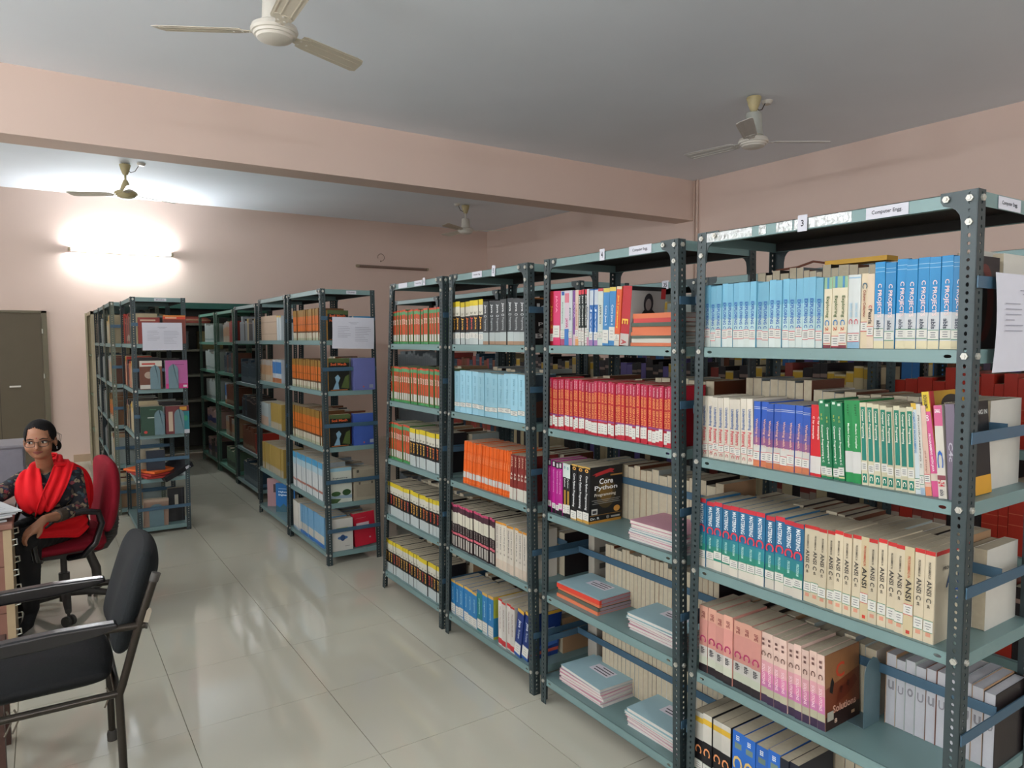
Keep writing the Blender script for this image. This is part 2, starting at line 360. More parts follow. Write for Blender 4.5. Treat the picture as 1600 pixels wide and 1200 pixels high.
# notice sheets hung on the end bars
def notice(x0, x1, y, z0, z1, label, tilt=0, rows=9):
    w, h = x1-x0, z1-z0; o = empty('notice_sheet', (x0, y, z1), label, 'notice', 'notice sheets on rack ends'); mb = MB()
    n = 8; vs = []; fs = []
    for i in range(n+1):
        t = i/n; bow = .006*math.sin(t*PI)
        vs += [(0, -bow, -h*t), (w, -bow-.002*t, -h*t)]
    for i in range(n): fs.append((2*i, 2*i+1, 2*i+3, 2*i+2))
    mb.add(vs, fs, mat('#bfc0c9', .6, var=.03)); s_ = mb.build('sheet', o); md = s_.modifiers.new('t', 'SOLIDIFY'); md.thickness = .0006
    tb = MB(); rnd = random.Random(5)
    gm = mat('#8d8e98', .7, var=0)
    def ln(u0, u1, v):
        b = -.006*math.sin(v*PI)-.0035
        tb.quad((w*u0, b, -h*v), (w*u1, b, -h*v), (w*u1, b, -h*v+.0022), (w*u0, b, -h*v+.0022), gm)
    ln(.38, .62, .17); ln(.42, .58, .21)
    for k in range(rows):
        v = .31+k*.055
        ln(.12, .12+rnd.uniform(.15, .32), v) if k < rows-2 else None
        ln(.53, .53+rnd.uniform(.2, .4), v+.01)
    tb.build('printed_lines', o, fix=False)
    o.rotation_euler = (0, tilt, 0); return o
notice(1.885, 2.195, .776, 1.548, 1.786, 'white printed notice sheet on the end of the closest rack', rows=8)
notice(1.722, 2.035, 4.902, 1.568, 1.792, 'white printed notice sheet on the rack end across from the orange books', .02)
notice(.687, .985, 6.49, 1.548, 1.775, 'white printed notice sheet on the rack end with red folders')
# ---------------------------------------------------------------- books
PAGE = mat('#a89e88', .85, var=.12, scale=70); PAGEW = mat('#bdb9b1', .85, var=.08, scale=70)
STK = mat('#c2c1b8', .6, var=.04); PEN = mat('#4a4d57', .7, var=0)
def dim(col, k=.74):
    c = [max(0, min(1, v*k)) for v in lin(col)]; return '#%02x%02x%02x' % tuple(round(255*(v*12.92 if v < .0031308 else 1.055*v**(1/2.4)-.055)) for v in c)
VARI = [1.0]
def B(col, rough=.42): return mat(dim(col, .72*VARI[0]), rough, 0, .07, 18, .4)
# style: base colour, bands (z0, z1, colour[, y-inset]), print (words, z-top, z-bottom, width, colour), sticker (z0, z1, border), words for the label
STY = {
'expl': ('#74b4cf', [(0,.26,'#d5e0da'),(.26,.45,'#bcdad8'),(.45,.64,'#97c9d9')], [('EXPLORING C',.70,.285,.5,'#1f58a4')], (.13,.265,'#b3303c'), 'pale blue paperback'),
'explc': ('#e4dabd', [(0,.045,'#7c2c38'),(.84,1,'#8fb894'),(.84,1,'#3f86b4',.36)], [('Exploring',.73,.43,.5,'#3d5a2e'),('C',.40,.32,.6,'#2f78ae'),('2',.30,.24,.4,'#b8502f')], (.05,.2,'#b3303c'), 'cream paperback with green top'),
'graph': ('#dadfdc', [(0,.09,'#8fb6cc'),(.95,.97,'#9fc2d8')], [('GRAPHICS UNDER',.62,.42,.4,'#9cc3d8'),('C',.4,.33,.55,'#c9525c')], (.10,.22,'#b3303c'), 'whitish thin paperback'),
'colc': ('#e3d0af', [], [('C',.88,.80,.7,'#3c6378'),('Column Collection',.78,.42,.4,'#8c3a30')], (.2,.33,'#b3303c'), 'cream paperback lettered dark red'),
'pearls': ('#e2ceb4', [], [('C',.58,.54,.5,'#b8303c'),('Pearls',.53,.33,.55,'#2a2220')], (.17,.3,'#b3303c'), 'beige paperback lettered black'),
'proj': ('#1287c2', [(0,.09,'#e0d5ae'),(.09,.40,'#cfd3d4'),(.93,.935,'#a8d4ea'),(.885,.89,'#a8d4ea')], [('C PROJECTS',.75,.36,.5,'#ecd5cf'),('abls',.33,.22,.4,'#3b4250')], (.10,.21,'#2f7a56'), 'bright blue textbook'),
'under': ('#ded7c6', [], [('Understanding',.84,.52,.62,'#3a5f96'),('Pointers',.49,.27,.6,'#c43a48'),('C',.1,.05,.5,'#b8434c')], (.13,.25,'#b3303c'), 'ivory paperback lettered blue'),
'work': ('#2a58b4', [(0,.09,'#cf7a52'),(.09,.33,'#d3d1c8'),(.33,.45,'#935a86'),(.45,.58,'#6a5a9c'),(.58,.7,'#4658a8'),(.91,.918,'#c9d0e2'),(.885,.893,'#c9d0e2')], [('Working with C',.74,.3,.42,'#dfae9c')], (.1,.24,'#b3303c'), 'blue to violet paperback'),
'redc': ('#cf1f29', [(.04,.28,'#dcd9d2')], [('C by example',.84,.52,.42,'#f0dcd4')], None, 'red paperback lettered white'),
'greenp': ('#14764a', [(.03,.05,'#d9cf9a'),(.955,.985,'#d6e4d4',.25)], [('Computer Programming in C',.68,.2,.4,'#e4e8da'),('in C',.82,.74,.25,'#c8c24c')], (.06,.17,'#8b8f80'), 'deep green paperback'),
'modern': ('#1b8a48', [(.12,.38,'#d6d6d2')], [('Modern Compiler',.72,.42,.3,'#dfeadb'),('a p p e l',.95,.82,.3,'#0e3d22')], None, 'bright green paperback with sticker'),
'pear': ('#cfc8aa', [(.03,.14,'#167a68',.14),(.3,.62,'#15796a',.14),(.62,.95,'#177a62',.14)], [('Computer',.92,.77,.42,'#e6e6d4'),('Programming',.75,.57,.42,'#e6e6d4'),('C',.12,.06,.5,'#e6e6d4')], (.17,.28,'#b8b29a'), 'teal paperback with cream edges'),
'bluew': ('#cdd8dc', [(.93,1,'#d8b23c')], [('COMPUTER PROGRAMMING',.9,.45,.4,'#3f7fb2')], (.08,.2,'#2f7a56'), 'slim white paperback lettered blue'),
'whit': ('#d8d6cc', [(0,.08,'#9db4c6')], [('PROGRAMMING C',.88,.3,.3,'#5a5a5a')], (.1,.2,'#2f7a56'), 'slim white paperback'),
'pinkw': ('#dcb9a8', [(0,.1,'#d88a62')], [('and Design',.5,.25,.3,'#8a5a4c')], (.12,.22,'#b3303c'), 'slim peach paperback'),
'schaum': ('#d8568f', [(.81,1,'#e0c132'),(.15,.22,'#d6c8b8')], [("SCHAUM'S",.97,.84,.5,'#33302a'),('PROGRAMMING WITH JAVA',.6,.24,.4,'#f0dfe6'),('on',.78,.72,.4,'#f0dfe6')], None, 'tall pink paperback with yellow head'),
'rams': ('#dcd6c9', [(.78,1,'#d2608c'),(.2,.25,'#8c4450')], [('C',.52,.33,.7,'#1f5aa8'),('-24',.2,.13,.75,'#c23a48'),('RAMS',.96,.92,.7,'#f3e2e6'),('abls',.1,.03,.5,'#50505a')], None, 'white paperback with pink head'),
'plum': ('#7f7285', [], [('C4c',.6,.4,.45,'#c6c0cc')], None, 'greyish plum paperback'),
'mast': ('#2b6c94', [(0,.135,'#ddd6c6'),(.135,.34,'#2e8a76'),(.34,.5,'#2c8690'),(.94,1,'#c8333f')], [('MASTERING',.92,.64,.45,'#dfe8ea'),('C',.63,.52,.9,'#cc3646'),('PROGRAM',.46,.30,.28,'#a9d6cc')], (.14,.26,'#2f7a56'), 'blue green textbook with red head'),
'ansi': ('#d8cbae', [(.955,1,'#c9302f'),(.07,.115,'#dc9a80',.25)], [('PROGRAMMING IN',.88,.70,.24,'#4a443c'),('ANSI C',.68,.44,.5,'#3c3a36'),('et',.42,.38,.3,'#4a443c')], (.14,.27,'#2f7a56'), 'cream textbook with red head'),
'ansio': ('#d0c09a', [(.03,.07,'#c8402f',.3)], [('PROGRAMMING IN',.9,.66,.3,'#b5553c'),('ANSI',.64,.4,.6,'#33302c')], (.24,.36,'#b3303c'), 'worn cream textbook without red head'),
'solo': ('#cf9184', [(0,.12,'#251d22'),(.12,.24,'#c8cdb8'),(.24,.4,'#cfcbc2'),(.5,.8,'#d9988c'),(.8,1,'#dfa893')], [('C',.56,.46,.75,'#ac2f62'),('abls',.38,.28,.5,'#3c3a40'),('IPE',.92,.82,.4,'#8a4c48')], None, 'worn thick pink paperback'),
'soln': ('#e2c3b4', [(0,.115,'#3c2b46'),(.115,.22,'#b5b196'),(.22,.32,'#c77aa8'),(.32,.45,'#dc86ac'),(.45,.6,'#e0a6ac')], [('C',.74,.67,.6,'#5c3c34'),('SOLUTIONS',.55,.26,.42,'#efcfd6'),('II',.92,.82,.35,'#6a4c48')], None, 'slim pink to cream paperback'),
'cblack': ('#16151a', [(.58,1,'#cfccc0'),(.84,.92,'#ddb43a')], [('C',.5,.38,.75,'#e0935e')], (.1,.25,'#8fa08a'), 'black and white textbook'),
'cblue': ('#2a68bd', [(.76,.84,'#6f8478',.2)], [('C',.66,.48,.85,'#d3b268'),('sss',.95,.88,.3,'#e2e8ee')], (.1,.2,'#8fa08a'), 'blue textbook with golden letter'),
'dnavy': ('#1d2230', [], [('Z',.85,.8,.4,'#c8c060')], None, 'dark navy textbook'),
'redy': ('#c92f35', [], [('Java 2',.75,.3,.6,'#e0a53a')], (.05,.2,'#9a3038'), 'dark red paperback'),
'pink': ('#dc3f70', [(0,.1,'#d82f62')], [('JAVA',.92,.6,.3,'#f0a8bc')], (.13,.35,'#c8b8bc'), 'bright pink paperback'),
'wgrn': ('#ccdad2', [(0,.12,'#a8446c'),(.92,.99,'#2f5aa4',.2)], [('Java Programming',.8,.4,.3,'#5a6a6a')], (.15,.3,'#2f7a56'), 'pale mint paperback'),
'wpur': ('#d8c7d2', [(0,.3,'#3d78bc'),(.78,.95,'#d67c8c')], [('JAVA',.5,.32,.6,'#b03c70')], None, 'pale lilac paperback'),
'whbl': ('#ced4d6', [(0,.15,'#c98aa8')], [('Java',.7,.45,.5,'#5a6a7a')], (.15,.27,'#2f7a56'), 'thin whitish paperback'),
'purp': ('#7d4a94', [(0,.2,'#d3c0c8')], [('JAVA',.8,.5,.5,'#c8a8d0')], None, 'slim purple paperback'),
'crm': ('#dcc6b2', [(0,.12,'#d89a60')], [('Programming',.75,.35,.35,'#b0584c')], (.13,.28,'#b3303c'), 'slim cream paperback'),
'bwr': ('#1f2a2a', [(.92,1,'#cf3a48'),(0,.32,'#d0cfc8')], [('Java Complete',.9,.36,.62,'#d6dcd6')], (.05,.25,'#8a4c58'), 'black paperback with red head'),
'blj': ('#2a6ab0', [(0,.1,'#a680b4'),(.72,.98,'#c6d0d8')], [('Java',.68,.2,.5,'#d6e4ee')], (.12,.26,'#c8d4c8'), 'blue paperback with whitish head'),
'javaco': ('#cfdad2', [(.95,1,'#c84c50')], [('JAVA CO',.72,.38,.5,'#4a5a5a')], (.1,.22,'#2f7a56'), 'mint white paperback'),
'cjava': ('#3d86be', [(.93,1,'#d8c25a')], [('Core Java 2',.7,.35,.4,'#d4e2ea')], (.06,.3,'#8fb4c8'), 'blue textbook with yellow head'),
'orj': ('#dd5a30', [(0,.2,'#d4d2c4'),(.95,1,'#d6c8a8')], [('Java 2 programming',.85,.3,.4,'#ecc84a')], (.07,.18,'#7a5a4a'), 'orange paperback lettered yellow'),
'rede': ('#b8262f', [(0,.2,'#c9c2ba')], [('E',.45,.36,.7,'#e8bc4c'),('A',.1,.02,.6,'#a82c30')], None, 'thick red textbook with yellow letter'),
'serv': ('#b92234', [(.80,1,'#b3204a'),(.29,.8,'#bd2c2c'),(.27,.30,'#8f4c88')], [('InSide',.97,.82,.3,'#e2b4b4'),('INSIDE',.79,.62,.55,'#e79a5c'),('SERVLETS',.59,.31,.55,'#e79a5c')], (.07,.26,None), 'crimson paperback lettered orange'),
'mag': ('#b9268f', [(.88,1,'#17141a'),(.90,.98,'#d8d4d6',.25),(0,.1,'#17141a')], [('Python Programming',.84,.4,.3,'#e4b4d4')], (.1,.2,'#c8c4c8'), 'magenta paperback'),
'pyw': ('#1c1d1e', [(.74,1,'#d5e0da'),(.22,.5,'#b58a34',.3)], [('Python',.72,.56,.4,'#d8dcd8'),('o',.95,.90,.4,'#3f8a9a')], (.06,.22,'#c8c4b8'), 'black paperback with white head'),
'cpy': ('#121316', [(0,.05,'#c89a48'),(.97,1,'#c8a050')], [('Core Python Programming',.84,.24,.42,'#e2e4e4'),('o',.96,.90,.6,'#d8a04c')], (.04,.18,None), 'black thick programming textbook'),
'yj': ('#17151a', [(.88,1,'#ddc52c'),(.66,.88,'#d9d6c4'),(0,.28,'#bcc6c4')], [('Java',.63,.34,.55,'#e0a53c'),('2e',.74,.69,.5,'#5a5648')], (.12,.26,'#8a9aa0'), 'black white and yellow textbook'),
'jbk': ('#3c4143', [(0,.08,'#a8886c'),(.08,.28,'#b6c2c0')], [('Java',.92,.72,.45,'#d8dcdc'),('O',.68,.63,.5,'#c8d0d0'),('Programming',.60,.32,.4,'#aab2b2')], None, 'dark grey textbook lettered white'),
'lblue': ('#9accdd', [], [('Java',.90,.74,.3,'#6fa0b2'),('How to',.66,.34,.3,'#7aa8b6')], (.14,.25,'#3d6a6a'), 'thick light blue textbook'),
'oran': ('#e5641f', [(.06,.07,'#f08a4c'),(.30,.31,'#f08a4c'),(.55,.56,'#c24e18'),(.76,.77,'#c24e18'),(.14,.28,'#cfccc4')], [('Lab Manual',.72,.58,.3,'#f2a878')], None, 'slim orange manual'),
'rbrn': ('#7e2b24', [(0,.26,'#cdcabd')], [('JAVA',.96,.72,.5,'#d9b89c'),('4.2',.6,.44,.55,'#d5cfc0')], None, 'red brown paperback'),
'dcp': ('#2c2023', [(.95,1,'#c94c70'),(.82,.95,'#4a2834'),(.56,.82,'#d9d4c0'),(.3,.35,'#d96a78'),(.04,.27,'#b8b4aa',.2)], [('Java',.54,.38,.4,'#a09890')], None, 'dark paperback with cream band'),
'wor': ('#dad2c2', [(.955,1,'#d8932f'),(0,.2,'#d5c4b0')], [('Head First Java',.9,.42,.3,'#3a4652'),('o',.36,.32,.35,'#7a7a72')], None, 'off white textbook with orange head'),
'by': ('#2a7cb4', [(.93,1,'#d9ab52'),(.0,.06,'#b8c4c4')], [('programming',.8,.42,.3,'#a8d0e0')], (.06,.3,'#8a7468'), 'thick blue textbook with ochre head'),
'teal': ('#187a80', [(.93,1,'#3f6a98')], [('programming',.8,.42,.3,'#a8d4c8')], (.06,.3,'#8a7468'), 'teal textbook among blue ones'),
'rw': ('#d6d2c8', [(.955,1,'#c8322c'),(.03,.15,'#c4323a')], [('The Java Handbook',.85,.35,.3,'#7a5a58')], None, 'white textbook with red head'),
'dblue': ('#1d3574', [(.93,1,'#d8ab42'),(0,.06,'#2f5aa0')], [('Java',.78,.62,.5,'#d4dae4'),('The Complete',.58,.38,.35,'#b4c0d4')], (.08,.3,'#3f5a90'), 'dark blue textbook leaning over'),
'ogw': ('#4d7240', [(.95,1,'#cf4a30'),(.86,.95,'#5a9a68'),(.07,.86,'#c94a26',.16),(0,.07,'#3f9050'),(.08,.27,'#d5d4cc',.2)], [('JAVA',.73,.57,.7,'#e6ddd0')], None, 'orange and green paperback'),
'orp': ('#6a4420', [(.25,.78,'#cf6a1a',.1),(.78,1,'#94732c',.1),(0,.25,'#c6c0aa',.06),(0,.08,'#a8ae90',.06),(.25,.30,'#5a3a22'),(.5,.53,'#8a4a1c',.1)], [], None, ''),
'wbl': ('#9aa4a6', [(0,.84,'#cdd3d2',.08),(.84,1,'#4a9ac4'),(.66,.84,'#a9c8d4'),(.18,.24,'#a86a5a')], [], None, ''),
'lbl': ('#6ea2c4', [(0,.12,'#2a6ab4'),(.12,.38,'#c4c0b4')], [], None, ''),
'beige': ('#cbb49a', [(.72,.76,'#b09a84'),(.25,.27,'#a08a74')], [], None, ''), 'tan': ('#b5906c', [(.0,.3,'#b0a48e'),(.75,1,'#a8a49c')], [], None, ''),
'bwh': ('#b8c2c8', [(.4,.9,'#3f78b4'),(0,.2,'#a8683c')], [], None, ''), 'mix': ('#a4b0b0', [(0,.4,'#b59a86')], [], None, ''), 'gold': ('#a58c48', [(0,.25,'#a8a08a')], [], None, ''),
'dkblue': ('#1f3a4a', [(.1,.3,'#54666a'),(.8,.84,'#48646c')], [], None, ''), 'wht': ('#a9b4ae', [(.1,.2,'#7c8a86')], [], None, ''), 'brn': ('#6d3c24', [(.1,.25,'#8d7a60')], [], None, ''),
'grn': ('#5d7a60', [(.15,.4,'#1f2a24')], [], None, ''), 'pkb': ('#b08f86', [(.3,.6,'#22326a'),(0,.2,'#8a8c8c')], [], None, ''), 'redv': ('#a82c1c', [(.55,.56,'#c86a50'),(.4,.41,'#c86a50')], [], None, ''),
'dkb': ('#241f20', [(.78,.84,'#8a7468')], [], None, ''), 'slv': ('#8b9498', [(.9,.96,'#9ea6a8')], [], None, ''), 'vio': ('#6c5f9c', [(.1,.14,'#a8a0c0')], [], None, ''), 'cream': ('#c4b48e', [(.82,.97,'#c8a22c')], [], None, ''), 'redk': ('#8a3a32', [(.1,.3,'#a89a8c')], [], None, ''),
}
def spine(mb, st, t, h, x=0., words=True):
    base, bands, txt, stk, lab = STY[st]; e = .0003
    for k, bd in enumerate(bands):
        z0, z1, c = bd[:3]; yi = (bd[3] if len(bd) > 3 else 0)*t; xx = x-e*(1+.6*k if len(bd) > 3 else 1)-e*k*.15
        mb.quad((xx, t/2-yi, z0*h), (xx, -t/2+yi, z0*h), (xx, -t/2+yi, z1*h), (xx, t/2-yi, z1*h), B(c))
    if words:
        for w, a, b, wf, c in txt: put_text(mb, w, (x-.0022, t*wf/2, a*h), (0, 0, (b-a)*h), (0, -t*wf, 0), mat(dim(c, .85), .6, var=0))
def cover_mesh(st, t, h, d=.175):
    mb = MB(); c = B(STY[st][0]); w = .0007
    mb.box(0, d, t/2-w, t/2, 0, h, c).box(0, d, -t/2, -t/2+w, 0, h, c).box(0, w, -t/2+w, t/2-w, 0, h, c)
    mb.fix_me = True; spine(mb, st, t, h); me = mb.mesh('paperback_book'); return me
def page_mesh(t, h, d=.175):
    mb = MB(); mb.box(.0009, d-.001, -t/2+.0007, t/2-.0007, .001, h-.0004, PAGE); return mb.mesh('page_block')
def sticker_mesh(st, t, h):
    z0, z1, bc = STY[st][3]; mb = MB(); z0, z1 = z0*h, z1*h; y = t*.47
    mb.box(-.0017, -.0012, -y, y, z0, z1, STK)
    if bc:
        m = mat(bc, .6, var=0); q = .0016
        for a, b in ((z0, z0+q), (z1-q, z1)): mb.quad((-.002, y, a), (-.002, -y, a), (-.002, -y, b), (-.002, y, b), m)
    rnd = random.Random(hash(st) % 97 if False else len(st)*7+int(t*1e4))
    for k in range(3):
        zz = z0+(z1-z0)*(.25+.22*k); a = y*rnd.uniform(.3, .7)
        mb.quad((-.002, a, zz), (-.002, -a, zz), (-.002, -a, zz+.0016), (-.002, a, zz+.0016), PEN)
    return mb.mesh('spine_label')
ORD = 'first second third fourth fifth sixth seventh eighth ninth tenth eleventh twelfth thirteenth fourteenth fifteenth sixteenth seventeenth eighteenth nineteenth twentieth'.split()
def ordinal(n):
    if n <= 20: return ORD[n-1]
    return ({2: 'twenty', 3: 'thirty'}[n//10]+'-'+ORD[n % 10-1]) if n % 10 else {3: 'thirtieth', 4: 'fortieth'}[n//10]
SHN = {0: 'top', 1: 'second', 2: 'third', 3: 'fourth', 4: 'bottom'}
RN = {'R1': 'closest rack', 'R2': 'number 4 rack', 'R3': 'number 5 rack', 'R4': 'orange book rack'}
RX_ = {'R1': A, 'R2': A, 'R3': A, 'R4': A, 'R5': 1.66, 'R6': 1.66, 'R7': 1.79, 'R8': 1.79, 'R9': 1.79}
JC = ['#e0a53c', '#d8702c', '#e0a53c', '#c8443c', '#e2b04c', '#cf5a34']
def yj_variant(k):
    n = 'yj%d' % k
    if n not in STY:
        s = STY['yj']; STY[n] = (s[0], s[1], [('Java', .63, .34, .55, JC[k]), ('2e', .74, .69, .5, '#5a5648')], s[3], s[4])
    return n
STUFF = {}
LAST = {}
def book_into(mb, st, X, y, z, t, h, d=.175, words=False, th=0, back=False):
    mb.X = Matrix.Translation((X, y, z)) @ Matrix.Rotation(th, 4, 'X') @ (Matrix.Rotation(PI, 4, 'Z') if back else Matrix())
    c = B(STY[st][0]); w = .0008
    mb.box(0, d, t/2-w, t/2, 0, h, c).box(0, d, -t/2, -t/2+w, 0, h, c).box(0, w, -t/2+w, t/2-w, 0, h, c).box(w, d-.0005, -t/2+w, t/2-w, .001, h-.0005, PAGE)
    spine(mb, st, t, h, 0, words); mb.X = None
rnd = random.Random(21)
def place_rows(rows):
    count, total = {}, {}
    for r in rows:
        if r[8] != 'stuff': k = (r[0], r[1], r[2]); total[k] = total.get(k, 0)+r[3]
    for (rk, z, st, n, y0, y1, h, lean, kind) in rows:
        t = (y0-y1)/n; X = RX_[rk]+.02; lv = min(range(5), key=lambda i: abs([1.604, 1.245, .872, .503, .12][i]-z)); th = -math.radians(-lean)
        tt = min(t*.965, t-.0006)
        if lean: tt *= math.cos(th)
        if kind == 'stuff':
            mb = STUFF.setdefault(rk, MB())
            for i in range(n):
                s2 = yj_variant(rnd.randrange(6)) if st == 'yj' else st
                book_into(mb, s2, X+rnd.uniform(-.003, .004), y0-t*(i+.5), z, tt, h*rnd.uniform(.985, 1.005), words=st in ('yj', 'ogw'), th=th)
            continue
        if st == 'yj': vs = [yj_variant(k) for k in range(6)]
        else: vs = [st]
        if st != 'yj' and n >= 4: vs = [st]*3
        meshes = []
        for q, s2 in enumerate(vs):
            VARI[0] = (1.0, .9, 1.08)[q % 3]; hq = h*(1.0, .985, 1.008)[q % 3] if n >= 4 else h
            me = cover_mesh(s2, tt, hq); pm = page_mesh(tt, hq)
            sm = sticker_mesh(s2, tt, hq) if STY[s2][3] else None
            meshes.append((me, pm, sm))
        VARI[0] = 1.0
        for i in range(n):
            me, pm, sm = meshes[rnd.randrange(len(meshes))]
            key = (rk, z, st); count[key] = count.get(key, 0)+1
            lab = STY[st][4]; where = '%s shelf, %s' % (SHN[lv], RN[rk])
            if total[key] > 1: label = '%s %s from far end, %s' % (ordinal(count[key]), lab, where)
            else: label = '%s, %s' % (lab, where)
            if kind == 'manual': o = obj('manual', me); tag(o, label, 'manual', 'orange manuals')
            else: o = obj('paperback_book', me); tag(o, label, 'book', '%ss on the %s shelf of the %s' % (lab, SHN[lv], RN[rk]) if total[key] > 1 else None)
            dth = rnd.uniform(-.004, .004) if not lean else 0
            o.location = (X+rnd.uniform(-.004, .004), y0-t*(i+.5)+(math.sin(th)*tt*.5 if lean else 0), z+(abs(math.sin(th))*tt*.5)); o.rotation_euler = (th+dth, 0, rnd.uniform(-.01, .01))
            o.scale = (1, 1, rnd.uniform(.99, 1.006))
            obj('page_block', pm, o)
            if sm:
                s_ = obj('spine_label', sm, o); s_.location = (0, 0, rnd.uniform(-.006, .006))
            LAST[(rk, lv, st)] = o
